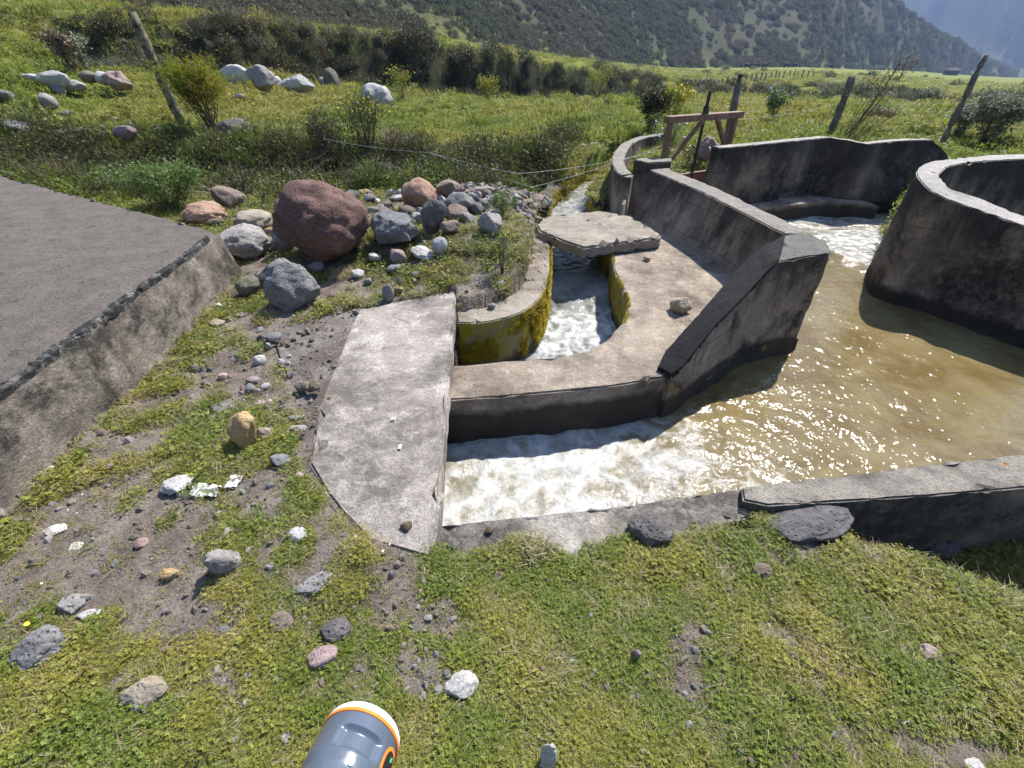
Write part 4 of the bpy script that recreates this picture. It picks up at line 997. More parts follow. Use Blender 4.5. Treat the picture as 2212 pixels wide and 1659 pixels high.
def blades(n, h, spread, wid, bend, rg, seg=3, up=.3, wind=0.0):
    V = []; Fc = []
    for i in range(n):
        a = rg.uniform(0, 2*math.pi); r_ = spread*math.sqrt(rg.uniform()); x, y = r_*math.cos(a), r_*math.sin(a)
        d = rg.uniform(0, 2*math.pi) if up else a; hh = h*rg.uniform(.45, 1.15); bn = bend*rg.uniform(.3, 1.5)
        ln = np.array([math.cos(d)+wind, math.sin(d)*.7-wind*.3]); sd = np.array([-math.sin(d), math.cos(d)])
        base = len(V)
        for k in range(seg+1):
            s = k/seg; off = ln*bn*hh*s*s; z = hh*(s-.35*bn*s*s); ww = wid*(1-s)**.7*.5
            if k < seg: V += [(x+off[0]-sd[0]*ww, y+off[1]-sd[1]*ww, z), (x+off[0]+sd[0]*ww, y+off[1]+sd[1]*ww, z)]
            else: V.append((x+off[0], y+off[1], z))
        for k in range(seg-1): Fc.append((base+2*k, base+2*k+1, base+2*k+3, base+2*k+2))
        Fc.append((base+2*seg-2, base+2*seg-1, base+2*seg))
    return V, Fc
def leaflets(n, r0, size, zlo, zhi, rg, tiltmax=.6, lobes=3):
    V = []; Fc = []
    for i in range(n):
        a = rg.uniform(0, 2*math.pi); r_ = r0*math.sqrt(rg.uniform()); c_ = Vector((r_*math.cos(a), r_*math.sin(a), rg.uniform(zlo, zhi)))
        M = Euler((rg.uniform(-tiltmax, tiltmax), rg.uniform(-tiltmax, tiltmax), rg.uniform(0, 6.3))).to_matrix(); s = size*rg.uniform(.55, 1.25)
        for l in range(lobes):
            t_ = 2*math.pi*l/lobes; b0 = len(V)
            for (x, y, z) in [(0, 0, 0), (.55, -.36, .08), (1.0, -.30, .05), (1.12, 0, 0), (1.0, .30, .05), (.55, .36, .08)]:
                X_ = x*math.cos(t_)-y*math.sin(t_); Y_ = x*math.sin(t_)+y*math.cos(t_)
                V.append(c_+M@Vector((X_*s, Y_*s, z*s)))
            Fc.append(tuple(range(b0, b0+6)))
    return V, Fc
def cards(n, R_, rg, size, asp=.5, hollow=.35, zs=1.0, floor_=-.1):
    V = []; Fc = []
    while len(Fc) < n:
        p = rg.normal(size=3); p /= np.linalg.norm(p); rr_ = R_*(hollow+(1-hollow)*rg.uniform()**.5)
        q = Vector(p*rr_*(1+.28*noise3(p[0]*2+R_*9, p[1]*2, p[2]*2)[()])); q.z *= zs
        if q.z < floor_*R_: continue
        M = Euler((rg.uniform(0, 6.3), rg.uniform(0, 6.3), rg.uniform(0, 6.3))).to_matrix(); s = size*rg.uniform(.5, 1.3); b0 = len(V)
        for (x, y, z) in [(0, 0, 0), (.5, -asp*.5, .08), (1, 0, 0), (.5, asp*.5, .08)]: V.append(q+M@Vector((x*s, y*s, z*s)))
        Fc.append((b0, b0+1, b0+2, b0+3))
    return V, Fc
def join(*parts):
    V = []; Fc = []; mi = []
    for k, (v, f, m) in enumerate(parts):
        b0 = len(V); V += list(v); Fc += [tuple(i+b0 for i in g) for g in f]; mi += [m]*len(f)
    return V, Fc, mi

LG = leaf_mat('clover_leaf', (.12, .172, .022), (.20, .25, .038), (.31, .285, .055), 2.2, .42)
LB = leaf_mat('grass_blade', (.17, .21, .035), (.26, .275, .055), (.36, .31, .10), .9, .42)
LD = leaf_mat('dry_grass', (.30, .24, .14), (.42, .35, .22), None, 1, .25)
LM = leaf_mat('meadow_grass', (.16, .215, .032), (.24, .275, .05), (.32, .285, .07), .18, .44)
LY = leaf_mat('yellow_moss', (.36, .32, .012), (.55, .40, .015), (.28, .19, .02), 6, .25)
LS = leaf_mat('scrub_leaf', (.040, .055, .018), (.080, .092, .032), (.12, .10, .045), .12, .25)
LSG = leaf_mat('silver_leaf', (.17, .20, .13), (.26, .28, .20), None, 1, .25)
LH = leaf_mat('hill_scrub_leaf', (.095, .112, .044), (.16, .165, .078), (.18, .145, .095), .02, .2, .9, .2)
LW = leaf_mat('flower_white', (.75, .73, .66), (.8, .76, .68), None, 1, .2)
LF = leaf_mat('flower_yellow', (.75, .55, .02), (.8, .62, .04), None, 1, .2)
LP = leaf_mat('flower_violet', (.22, .18, .6), (.3, .25, .7), None, 1, .2)
TW = plain('twig', (.10, .075, .055), .9, var=.4)
rg = np.random.default_rng(21)
near_kinds = []
for i in range(4):   # clover cushions
    v1, f1 = leaflets(48, .052, .0050, .002, .024, rg); v2, f2 = blades(3, .035, .045, .0022, .9, rg)
    V, Fc, mi = join((v1, f1, 0), (v2, f2, 1)); near_kinds.append(raw('n%02d' % i, V, Fc, [LG, LB], mi))
for i in range(4, 7):   # grass
    v1, f1 = blades(44, .026, .042, .0028, .9, rg); v2, f2 = blades(8, .028, .05, .0022, 1.3, rg)
    V, Fc, mi = join((v1, f1, 0), (v2, f2, 1)); near_kinds.append(raw('n%02d' % i, V, Fc, [LB, LD], mi))
for i in range(7, 9):   # lobed leaves
    v1, f1 = leaflets(12, .05, .0075, .006, .028, rg, .6, 5); v2, f2 = leaflets(10, .05, .005, .003, .015, rg)
    V, Fc, mi = join((v1, f1, 0), (v2, f2, 0)); near_kinds.append(raw('n%02d' % i, V, Fc, [LG], mi))
for i in range(9, 11):  # straw
    v1, f1 = blades(24, .036, .05, .0024, 1.6, rg); near_kinds.append(raw('n%02d' % i, v1, f1, [LD]))
NK = kinds('lawn_kinds', near_kinds)

def polar_pts(n, r0, r1, a0, a1, mask, p=1.0):
    """points spread evenly in the logarithm of distance"""
    r_ = r0*(r1/r0)**rng.uniform(0, 1, n); a_ = rng.uniform(a0, a1, n); x = r_*np.sin(a_); y = r_*np.cos(a_)
    k = rng.uniform(0, 1, n) < mask(x, y); return x[k], y[k], r_[k]
CB = [*curb_edge, *curb_in[::-1]]
A_FP = [(p.x, p.y) for p in A_LB]+[(p.x, p.y) for p in A_RT[::-1]]
D_FP = [(p.x, p.y) for p in D]+[(p.x, p.y) for p in Dn[::-1]]
def clear(x, y, edge=0):
    k = ~(in_poly(SLAB, x, y) | in_poly(M_CANAL, x, y) | in_poly(I_CANAL, x, y) | in_poly(ISLAND, x, y) | in_poly(BLOCK, x, y) | in_poly(CB, x, y) | in_poly(FRONTP, x, y) | in_poly(A_FP, x, y) | in_poly(D_FP, x, y))
    k &= ~(in_poly(APRON, x, y) & (rng.uniform(0, 1, np.shape(x)) > .02))
    for (px, py, rr_) in ROCKPOS:
        if rr_ > .045: k &= (x-px)**2+(y-py)**2 > (rr_*.72)**2
    return k
def near_mask(x, y):
    g = grassy(x, y); return np.where(clear(x, y), .05+.95*g, 0)
xa, ya, ra_ = polar_pts(84000, .38, 9.5, -1.05, 1.05, near_mask); xb, yb, rb_ = polar_pts(36000, .38, 3.2, 1.05, 1.55, near_mask); xc, yc, rc_ = polar_pts(36000, .38, 3.2, -1.55, -1.05, near_mask)
x, y, r_ = np.concatenate([xa, xb, xc]), np.concatenate([ya, yb, yc]), np.concatenate([ra_, rb_, rc_])
z = H(x, y)
n = len(x); g = grassy(x, y)
straw = fbm(x*2.2, y*2.2, 60.0, 3) > .22
clov = fbm(x*1.6, y*1.6, 65.0, 3)
idx = np.where(straw, rng.integers(9, 11, n), np.where(clov+rng.normal(0, .25, n) > -.22, rng.choice([0, 1, 2, 3, 0, 1, 2, 7, 5], n), rng.choice([4, 5, 6, 0, 1, 2, 3], n)))
idx = np.where(rng.uniform(0, 1, n) < .10, rng.integers(0, 11, n), idx)
sc_ = np.clip((r_/1.7)**.55, .75, 2.6)*rng.uniform(.65, 1.25, n)*(.6+.5*g)
rot = np.stack([rng.normal(0, .15, n), rng.normal(0, .15, n), rng.uniform(0, 6.3, n)], 1)
scatter('lawn_grass', NK, 11, np.stack([x, y, z-.004], 1), rot, sc_, 'short clover and grass mat covering the foreground between the stones')

# tall dry stalks in the lawn
st_k = []
for i in range(3):
    v1, f1 = blades(9, .13, .05, .0026, 1.3, rg, 4); st_k.append(raw('s%02d' % i, v1, f1, [LD]))
for i in range(3, 5):
    v1, f1 = blades(14, .10, .03, .004, .9, rg, 4); st_k.append(raw('s%02d' % i, v1, f1, [LB]))
SK = kinds('stalk_kinds', st_k)
x, y, r_ = polar_pts(3600, .5, 9, -1.45, 1.45, lambda x, y: clear(x, y)*(.25+.75*(fbm(x*1.3, y*1.3, 80.0, 3) > .1)))
n = len(x); scatter('tall_grass', SK, 5, np.stack([x, y, H(x, y)-.01], 1), np.stack([rng.normal(0, .25, n), rng.normal(0, .25, n), rng.uniform(0, 6.3, n)], 1), rng.uniform(.35, .85, n)*np.clip((r_/2)**.5, .6, 2.2), 'scattered straw stalks and longer blades standing out of the lawn')

# gravel
pk = []
for i in range(6):
    bm = rock_mesh(500+i, 1 if i < 3 else 2, 'a'); me = bpy.data.meshes.new('pebble'); bm.to_mesh(me); bm.free()
    me.materials.append(RM[['tan', 'pale', 'tan', 'grey', 'pink', 'pale'][i]]); pk.append(bpy.data.objects.new('p%02d' % i, me))
PK = kinds('pebbles', pk)
def gmask(x, y):
    ok = ~(in_poly(SLAB, x, y) | in_poly(M_CANAL, x, y) | in_poly(I_CANAL, x, y) | in_poly(ISLAND, x, y) | in_poly(BLOCK, x, y))
    m_ = .12+.30*(1-grassy(x, y))+.6*np.exp(-(((x+1.25)/.45)**2+((y-2.6)/1.2)**2)) + .9*np.exp(-(((x+.75)/.8)**2+((y-5.55)/.6)**2)) + .5*in_poly(APRON, x, y)
    return ok*np.clip(m_, 0, 1)*(y < 7)
x, y, r_ = polar_pts(24000, .45, 8, -1.5, 1.1, gmask); n = len(x)
big = rng.uniform(0, 1, n)**7
mnd = np.exp(-(((x+.75)/.9)**2+((y-5.5)/.7)**2))
s_ = (.005+.020*big+.060*mnd*rng.uniform(0, 1, n)**4)*np.clip(r_/2, .8, 1.6)
zz = np.where(in_poly(APRON, x, y), .010, H(x, y))
scatter('gravel', PK, 6, np.stack([x, y, zz+s_*.2], 1), rng.uniform(0, 6.3, (n, 3)), np.stack([s_, s_*.8, s_*.6], 1), 'loose small gravel and pebbles on the soil, the apron and between the heaped boulders')

nr_ = 420; x = rng.normal(-.25, .55, nr_); y = rng.normal(5.75, .40, nr_); k = (in_poly(BLOCK, x, y) | in_poly(CB, x, y) | in_poly(I_CANAL, x, y)) == False; x, y = x[k], y[k]; n = len(x)
s_ = .025+.055*rng.uniform(0, 1, n)**2.2
scatter('rubble', PK, 6, np.stack([x, y, H(x, y)+s_*.3+.03*np.exp(-((x+.2)**2+(y-5.8)**2)/.1)], 1), rng.uniform(0, 6.3, (n, 3)), np.stack([s_, s_*.85, s_*.7], 1), 'heap of small broken stones piled between the boulders on the mound')
# moss on the channel faces
mk = []
for i in range(3):
    v1, f1 = leaflets(40, .035, .007, -.01, .02, rg, 1.4); mk.append(raw('m%02d' % i, v1, f1, [LY]))
MK = kinds('moss_kinds', mk)
P = []; Rt = []
def face_pts(line, zlo, zhi, dens, nrm_side, thr=.0, toplean=True):
    L_ = smooth_line([Vector((p[0], p[1], 0)) for p in line], 6)
    for a, b_ in zip(L_[:-1], L_[1:]):
        ln = (b_-a).length; d = (b_-a).normalized(); nn = Vector((d.y, -d.x, 0))*nrm_side
        for _ in range(int(ln*(zhi-zlo)*dens)):
            s = rng.uniform(); z_ = zlo+(zhi-zlo)*rng.uniform()**(.8 if toplean else 1.2); p = a.lerp(b_, s)
            if noise3(p.x*5+3, p.y*5, z_*4)[()] + .5*noise3(p.x*16, p.y*16, z_*14)[()] < thr: continue
            P.append((p.x+nn.x*.012, p.y+nn.y*.012, z_)); q = nn.to_track_quat('Z', 'Y').to_euler(); Rt.append((q.x, q.y, rng.uniform(-.3, .3)+q.z))
face_pts(curb_edge[3:], -.46, -.09, 5500, 1, -.12); face_pts(curb_edge[:4], -.40, -.14, 3500, 1, .05)
face_pts(isl_back[:7], -.47, -.10, 5500, -1, -.15)
face_pts(flume_l[:6], -.36, -.06, 900, 1, -.05); face_pts(flume_r[1:], -.36, -.06, 900, 1, .0)
n = len(P); scatter('moss_leaves', MK, 3, P, Rt, rng.uniform(.4, 1.0, n), 'yellow green moss clinging to the wet faces of curb, walkway and flume')

# meadow grass and herbs out to the bank
mk = []
for i in range(4):
    v1, f1 = blades(40, .10, .16, .010, .9, rg, 2); v2, f2 = cards(34, .14, rg, .035, .7, .3, .35, 0); mk.append(raw('g%02d' % i, *[list(q) for q in join((v1, f1, 0), (v2, f2, 0))[:2]], [LM]))
for i in range(4, 6):   # low herb mats
    v1, f1 = leaflets(60, .17, .02, .0, .07, rg, .9); mk.append(raw('g%02d' % i, v1, f1, [LM]))
MG = kinds('meadow_kinds', mk)
def mmask(x, y):
    az_ = np.arctan2(x, y); rr_ = np.hypot(x, y); azc_ = np.clip(az_, caz[0], caz[-1]); fr = np.interp(azc_, caz, foot_r); tr_ = fr+np.interp(azc_, caz, top_dr)
    ok = clear(x, y) & (rr_ < np.interp(azc_, caz, hill_r)*1.1) & ~((rr_ > fr-.3) & (rr_ < tr_+.1) & (az_ > -.5) & (az_ < .3))
    return ok*np.clip(.78+.5*fbm(x*.5, y*.5, 90.0, 3), .25, 1)
x, y, r_ = polar_pts(62000, 7.3, 130, -1.0, 1.0, mmask); n = len(x)
s_ = np.clip((r_/9)**.62, .8, 5.0)*rng.uniform(.5, 1.25, n)
scatter('meadow_grass', MG, 6, np.stack([x, y, H(x, y)-.02], 1), np.stack([rng.normal(0, .15, n), rng.normal(0, .15, n), rng.uniform(0, 6.3, n)], 1), np.stack([s_, s_, s_*np.clip(1.3-.25*np.log(r_/7), .5, 1.2)], 1), 'green and yellowish grass covering the meadow and the plain')
x, y, r_ = polar_pts(2600, 8.6, 34, -1.0, 1.0, lambda x, y: mmask(x, y)*(fbm(x*.45, y*.45, 120.0, 3) > .0)); n = len(x)
s_ = np.clip((r_/9)**.5, .9, 2.0)*rng.uniform(.7, 1.9, n)
scatter('meadow_clumps', MG, 6, np.stack([x, y, H(x, y)-.02], 1), np.stack([rng.normal(0, .2, n), rng.normal(0, .2, n), rng.uniform(0, 6.3, n)], 1), np.stack([s_*.9, s_*.9, s_*1.9], 1), 'taller tufts and cushions of herbs rising unevenly from the meadow')
# olive scrub on plain and bank
sk = []
for i in range(4):
    v1, f1 = cards(900, .5, rg, .065, .55, .35, .9, -.1); v2, f2 = blades(60, .6, .3, .02, .7, rg, 3)
    V, Fc, mi = join((v1, f1, 0), (v2, f2, 0)); sk.append(raw('b%02d' % i, V, Fc, [LS]))
for i in range(4, 6):
    v1, f1 = cards(700, .5, rg, .05, .4, .35, 1.0, -.1); v2, f2 = blades(120, .7, .35, .02, 1.0, rg, 3)
    V, Fc, mi = join((v1, f1, 0), (v2, f2, 1)); sk.append(raw('b%02d' % i, V, Fc, [LSG, LS], mi))
SB = kinds('scrub_kinds', sk)
def smask(x, y):
    az_ = np.arctan2(x, y); rr_ = np.hypot(x, y); azc_ = np.clip(az_, caz[0], caz[-1]); fr = np.interp(azc_, caz, foot_r); tr_ = fr+np.interp(azc_, caz, top_dr)
    band = np.exp(-((rr_-fr-.2)/np.where(az_ > .15, 2.6, .9))**2)*sstep(-.72, -.5, az_)
    far = .05*(fbm(x*.06, y*.06, 44.0, 3) > .15)*(rr_ > tr_) + .035*(rr_ < fr-1)*(fbm(x*.3, y*.3, 46.0, 3) > .1)
    return clear(x, y)*np.clip(np.minimum(band*1.6, 1)+far, 0, 1)
x, y, r_ = polar_pts(22000, 15, 150, -1.0, 1.0, smask); n = len(x)
sel = rng.uniform(0, 1, n) < .8; x, y, r_ = x[sel], y[sel], r_[sel]; n = len(x)
s_ = rng.uniform(.45, 1.25, n)*np.clip((r_/28)**.5, .7, 2)
az_ = np.arctan2(x, y); s_ *= np.where(r_ < np.interp(np.clip(az_, caz[0], caz[-1]), caz, foot_r)-1, .45, 1.0)
idx = np.where(rng.uniform(0, 1, n) < .75, rng.integers(0, 4, n), rng.integers(4, 6, n))
scatter('scrub', SB, 6, np.stack([x, y, H(x, y)-.1*s_], 1), np.stack([rng.normal(0, .2, n), rng.normal(0, .2, n), rng.uniform(0, 6.3, n)], 1), s_, 'dark olive bushes overgrowing the face of the river bank', idx=idx)
# ditch growth: rank grass and small bushes
dk = []
LDG = leaf_mat('ditch_leaf', (.09, .135, .022), (.16, .21, .035), (.10, .10, .03), .8, .4)
for i in range(3):
    v1, f1 = blades(90, .5, .16, .013, .9, rg, 4, wind=.2); dk.append(raw('d%02d' % i, v1, f1, [LDG]))
v1, f1 = blades(80, .45, .2, .009, 1.3, rg, 4, wind=.3); dk.append(raw('d03', v1, f1, [LD]))
for i in range(4, 7):
    v1, f1 = cards(480, .26, rg, .035, .5, .2, 1.1, -.3); v2, f2 = blades(20, .4, .12, .008, .6, rg, 3); V, Fc, mi = join((v1, f1, 0), (v2, f2, 1)); dk.append(raw('d%02d' % i, V, Fc, [LS if i < 5 else LDG, TW], mi))
DK = kinds('ditch_kinds', dk)
def dmask(x, y):
    band = np.exp(-((y-7.35+.1*x)/.75)**2)*sstep(.9, .3, x)*(x > -9) + .55*np.exp(-((y-8.4)/.6)**2)*sstep(2.0, 0, x)*(x > -9)
    band = band*np.where((x > .1+.42*(y-6.8)), 0, 1) + .5*np.exp(-((x+.25-.42*(y-6.8))/.22)**2)*(y > 6.6)*(y < 10.5)
    return clear(x, y)*np.clip(band, 0, 1)
x, y, r_ = polar_pts(9500, 5.8, 13, -1.05, .6, dmask); n = len(x)
idx = np.where(rng.uniform(0, 1, n) < .07, 3, rng.choice([0, 4, 5, 6, 5, 6, 4, 5], n))
scatter('ditch_undergrowth', DK, 7, np.stack([x, y, H(x, y)-.03], 1), np.stack([rng.normal(0, .25, n), rng.normal(0, .25, n), rng.uniform(0, 6.3, n)], 1), rng.uniform(.5, 1.3, n)*np.where(idx >= 4, 1.3, .85), 'rank grass and tangled bushes filling the ditch behind the concrete block', idx=idx)
# hillside scrub
hk = []
for i in range(4):
    v1, f1 = cards(330, 1.0, rg, .26, .8, .5, .8, -.1); hk.append(raw('h%02d' % i, v1, f1, [LH]))
HK = kinds('hill_kinds', hk)
def hmask(x, y):
    az_ = np.arctan2(x, y); rr_ = np.hypot(x, y); hr = np.interp(np.clip(az_, caz[0], caz[-1]), caz, hill_r)
    return (rr_ > hr-3)*(az_ < rid_az[-1])*np.clip(.32+.9*fbm(x*.05, y*.05, 50.0, 4), .08, .8)
a_ = rng.uniform(-1.0, .85, 60000); hr = np.interp(np.clip(a_, caz[0], caz[-1]), caz, hill_r); r_ = hr+ (rng.uniform(0, 1, 60000)**1.5)*(.9*hr+60)
x, y = r_*np.sin(a_), r_*np.cos(a_); k = rng.uniform(0, 1, 60000) < hmask(x, y); x, y, r_ = x[k], y[k], r_[k]; n = len(x)
s_ = rng.uniform(.4, 1.2, n)*np.clip((r_/90)**.6, .7, 3.0)*1.0
scatter('hillside_scrub', HK, 4, np.stack([x, y, H(x, y)-.2*s_], 1), np.stack([np.zeros(n), np.zeros(n), rng.uniform(0, 6.3, n)], 1), s_, 'dark bushes spotting the mountain slopes')
# small white and yellow flowers
fk = []
v1, f1 = leaflets(1, 0, .008, .05, .05, rg, .3, 7); fk.append(raw('f00', v1, f1, [LW])); v1, f1 = leaflets(1, 0, .008, .05, .05, rg, .3, 7); fk.append(raw('f01', v1, f1, [LF]))
FK = kinds('flower_kinds', fk)
x, y, r_ = polar_pts(1300, .6, 14, -1.3, 1.3, lambda x, y: clear(x, y)*(fbm(x*.8, y*.8, 95.0, 2) > .05)); n = len(x)
scatter('flowers', FK, 2, np.stack([x, y, H(x, y)-.01], 1), np.stack([rng.normal(0, .4, n), rng.normal(0, .4, n), rng.uniform(0, 6.3, n)], 1), rng.uniform(.6, 1.1, n)*np.clip((r_/2.5)**.5, .8, 2), 'tiny white and yellow flowers dotted in the grass', idx=(rng.uniform(0, 1, n) < .25).astype(int))
# ------------------------------------------------------------------ single plants
LST = leaf_mat('bleached_straw', (.36, .30, .18), (.50, .42, .28), None, 1, .2, .7, .55)
def tube(bm, pts, rad, n=6, r2=None):
    rings = []
    for i, p in enumerate(pts):
        a = pts[max(0, i-1)]; b_ = pts[min(len(pts)-1, i+1)]; d = (b_-a).normalized(); q = d.to_track_quat('Z', 'Y'); s = i/(len(pts)-1)
        rr_ = rad*(1-s)+(r2 if r2 is not None else rad)*s
        if isinstance(rr_, (int, float)): pass
        rings.append([bm.verts.new(p+q@Vector((rr_*math.cos(2*math.pi*k/n), rr_*math.sin(2*math.pi*k/n), 0))) for k in range(n)])
    for a, b_ in zip(rings[:-1], rings[1:]):
        for k in range(n): bm.faces.new((a[k], a[(k+1) % n], b_[(k+1) % n], b_[k]))
    bm.faces.new(rings[0][::-1]); bm.faces.new(rings[-1])
def plant(name, label, cat, u, v, hpx, wpx, leaf, nleaf=900, lsize=.05, asp=.5, stems=14, lean=(0, 0), flower=None, nfl=0, bare=.35, onz=None, leafy=1.0, group=None, curve=.25, seed=0, upright=.0):
    """u, v: foot of the plant"""
    rg = np.random.default_rng(900+seed+int(u)); p = ground_at(u, v) if onz is None else at(u, v, onz); z = depth(p)
    Hh = hpx/F*z*1.03; Wd = wpx/F*z
    root = empty(name, p); tag(root, label, cat, group)
    bm = bmesh.new(); tips = []
    for i in range(stems):
        a = rg.uniform(0, 2*math.pi); rr_ = rg.uniform(.2, 1)*Wd/2*(1-upright); hh = Hh*rg.uniform(.6, 1.0)
        e = Vector((math.cos(a)*rr_+lean[0]*hh, math.sin(a)*rr_*.8+lean[1]*hh, hh)); s0 = Vector((rg.normal(0, .04*Wd), rg.normal(0, .04*Wd), -.05))
        md = s0.lerp(e, .5)+Vector((rg.normal(0, .08), rg.normal(0, .08), .1))*Hh*curve
        pts = [s0, s0.lerp(md, .6), md.lerp(e, .3), e]; tube(bm, pts, .0055*Hh+.0012, 5, .0018*Hh+.0005); tips.append((s0, md, e))
        for _ in range(3):
            s = rg.uniform(.45, .9); q = md.lerp(e, s); e2 = q+Vector((rg.normal(0, .14), rg.normal(0, .14), rg.uniform(.05, .25)))*Hh; tube(bm, [q, q.lerp(e2, .5), e2], .003*Hh+.001, 4, .0008*Hh+.0004); tips.append((q, q.lerp(e2, .5), e2))
    bm_obj('stem', bm, TW, root)
    V = []; Fc = []
    for i in range(int(nleaf*leafy)):
        s0, md, e = tips[rg.integers(len(tips))]; s = bare+(1-bare)*rg.uniform()**.7; c_ = (s0.lerp(md, s*2) if s < .5 else md.lerp(e, s*2-1))+Vector(rg.normal(0, .045*Hh+.01, 3))
        M = Euler((rg.uniform(-1.2, 1.2), rg.uniform(-1.2, 1.2), rg.uniform(0, 6.3))).to_matrix(); sz = lsize*rg.uniform(.6, 1.3); b0 = len(V)
        for (x_, y_, z_) in [(0, 0, 0), (.5, -asp*.5, .08), (1, 0, 0), (.5, asp*.5, .08)]: V.append(c_+M@Vector((x_*sz, y_*sz, z_*sz)))
        Fc.append((b0, b0+1, b0+2, b0+3))
    if V:
        o = raw('foliage', V, Fc, [leaf]); link(o, root)
    if flower and nfl:
        V = []; Fc = []
        for i in range(nfl):
            s0, md, e = tips[rg.integers(len(tips))]; c_ = e+Vector(rg.normal(0, .02*Hh+.004, 3)); M = Euler((rg.uniform(-.6, .6), rg.uniform(-.6, .6), rg.uniform(0, 6.3))).to_matrix(); sz = lsize*.34; b0 = len(V)
            for k in range(6): V.append(c_+M@Vector((math.cos(k*1.047)*sz, math.sin(k*1.047)*sz, 0)))
            Fc.append(tuple(range(b0, b0+6)))
        o = raw('blossoms', V, Fc, [flower]); link(o, root)
    return root
def tussock(label, u, v, hpx, wpx, mat, n=90, wid=.01, group=None, onz=None, bend=.8, name='grass_tussock'):
    p = ground_at(u, v) if onz is None else at(u, v, onz); z = depth(p); Hh = hpx/F*z; Wd = wpx/F*z
    V, Fc = blades(n, Hh*.75, Wd*.42, wid, bend*Wd/max(Hh, .01)*.6, np.random.default_rng(int(u*3+v)), 4); o = raw(name, V, Fc, [mat]); link(o); o.location = p+Vector((0, 0, -.02)); return tag(o, label, 'tussock', group)
LYG = leaf_mat('broom_leaf', (.20, .26, .02), (.30, .33, .03), (.24, .18, .03), 2.5, .5)
LDK = leaf_mat('dark_glossy_leaf', (.06, .09, .02), (.11, .16, .03), None, 1, .3, .35)
LBR = leaf_mat('dry_brown_leaf', (.16, .12, .075), (.24, .19, .12), None, 1, .2)
LLG = leaf_mat('light_green_leaf', (.10, .17, .04), (.16, .24, .06), None, 1, .35)
plant('broom_bush', 'yellow green feathery broom bush growing behind the leaning lichen covered post', 'bush', 462, 285, 118, 135, LYG, 9000, .065, .2, 40, bare=.45, upright=.0, lean=(-.12, 0))
plant('leafy_shrub', 'low bright leafy shrub beside the far edge of the grey block', 'shrub', 372, 458, 92, 190, LLG, 5200, .034, .55, 60, bare=.12, seed=2)
plant('flowering_herb', 'tall dark herb topped with yellow blossoms in front of the round white boulder', 'plant', 800, 352, 122, 120, LDK, 2600, .036, .35, 34, flower=LF, nfl=110, bare=.2, upright=.2, seed=3)
plant('wild_bush', 'tangled dark green bush left of the yellow flowering herb', 'bush', 725, 350, 90, 100, LS, 2400, .035, .4, 26, bare=.15, seed=4)
plant('wild_bush', 'twiggy brown grey bush right of the yellow flowering herb', 'bush', 870, 358, 76, 80, LBR, 1300, .025, .4, 26, bare=.2, seed=5)
plant('dry_bush', 'dry brown leafed bush behind the pale boulder trio', 'bush', 165, 160, 70, 56, LBR, 1500, .07, .7, 18, bare=.1, seed=6, lean=(-.2, 0))
plant('young_tree', 'small pale leafed sapling beside the dry brown bush', 'shrub', 190, 158, 62, 30, LSG, 500, .08, .6, 8, bare=.2, seed=7)
plant('silver_shrub', 'silvery leafed rounded shrub just right of the tallest leaning post', 'shrub', 2065, 300, 60, 60, LSG, 1900, .06, .5, 26, bare=.12, seed=8)
plant('silver_shrub', 'larger silvery leafed shrub near the right edge of the meadow', 'shrub', 2125, 312, 84, 120, LSG, 3600, .065, .5, 40, bare=.12, seed=9)
plant('bare_bush', 'sparse leaning bush with bare grey stems behind the back wall', 'bush', 1815, 310, 150, 70, LBR, 420, .05, .4, 9, lean=(.33, 0), bare=.7, seed=10)
plant('bare_bush', 'low bare twiggy bush leaning right beside the sparse tall bush', 'bush', 1835, 310, 72, 90, LBR, 200, .03, .3, 22, lean=(.6, 0), bare=.6, seed=11)
plant('bare_bush', 'short cluster of bare twigs at the foot of the leaning grey post', 'bush', 1812, 305, 36, 50, LBR, 60, .02, .3, 16, lean=(.2, 0), bare=.6, seed=12)
plant('lupine', 'violet flowering lupine beside the left post of the gate frame', 'plant', 1432, 372, 95, 42, LLG, 900, .045, .3, 12, flower=LP, nfl=90, bare=.2, seed=13, onz=.0)
plant('lupine', 'violet flowering lupine in the meadow behind the gate frame', 'plant', 1665, 268, 62, 56, LLG, 1200, .07, .35, 16, flower=LP, nfl=60, bare=.2, seed=14)
plant('wild_bush', 'bushy weeds with white flowers below the red boulder behind the gate', 'bush', 1500, 385, 66, 80, LS, 1500, .035, .4, 24, flower=LW, nfl=40, bare=.1, seed=15, onz=.0)
plant('gorse_bush', 'orange flowering gorse bush above the gate frame', 'bush', 1450, 262, 64, 70, LYG, 1900, .06, .3, 22, flower=LF, nfl=150, bare=.2, seed=16)
plant('wild_bush', 'dark round leafed bush left of the gate frame', 'bush', 1405, 285, 72, 70, LS, 2400, .055, .6, 26, bare=.1, seed=17)
plant('wild_bush', 'brownish green bush on the meadow in front of the dark bank', 'bush', 1290, 215, 52, 60, LYG, 1300, .08, .4, 20, bare=.15, seed=18)
plant('wild_bush', 'yellow green bush standing in front of the dark hollow of the bank', 'bush', 1055, 222, 44, 44, LYG, 900, .08, .4, 16, bare=.15, seed=19)
plant('flowering_herb', 'yellow flowering herbs right behind the round white boulder', 'plant', 870, 222, 60, 52, LYG, 900, .06, .4, 16, flower=LF, nfl=40, bare=.15, seed=20)
plant('wild_bush', 'dark grey green bush at the foot of the bank in the middle', 'bush', 1000, 210, 84, 90, LS, 2600, .10, .5, 26, bare=.05, seed=21)
plant('wild_bush', 'greyish bush overhanging the bank between the pale boulders and the hollow', 'bush', 900, 190, 110, 110, LS, 3200, .10, .5, 30, bare=.05, seed=22)
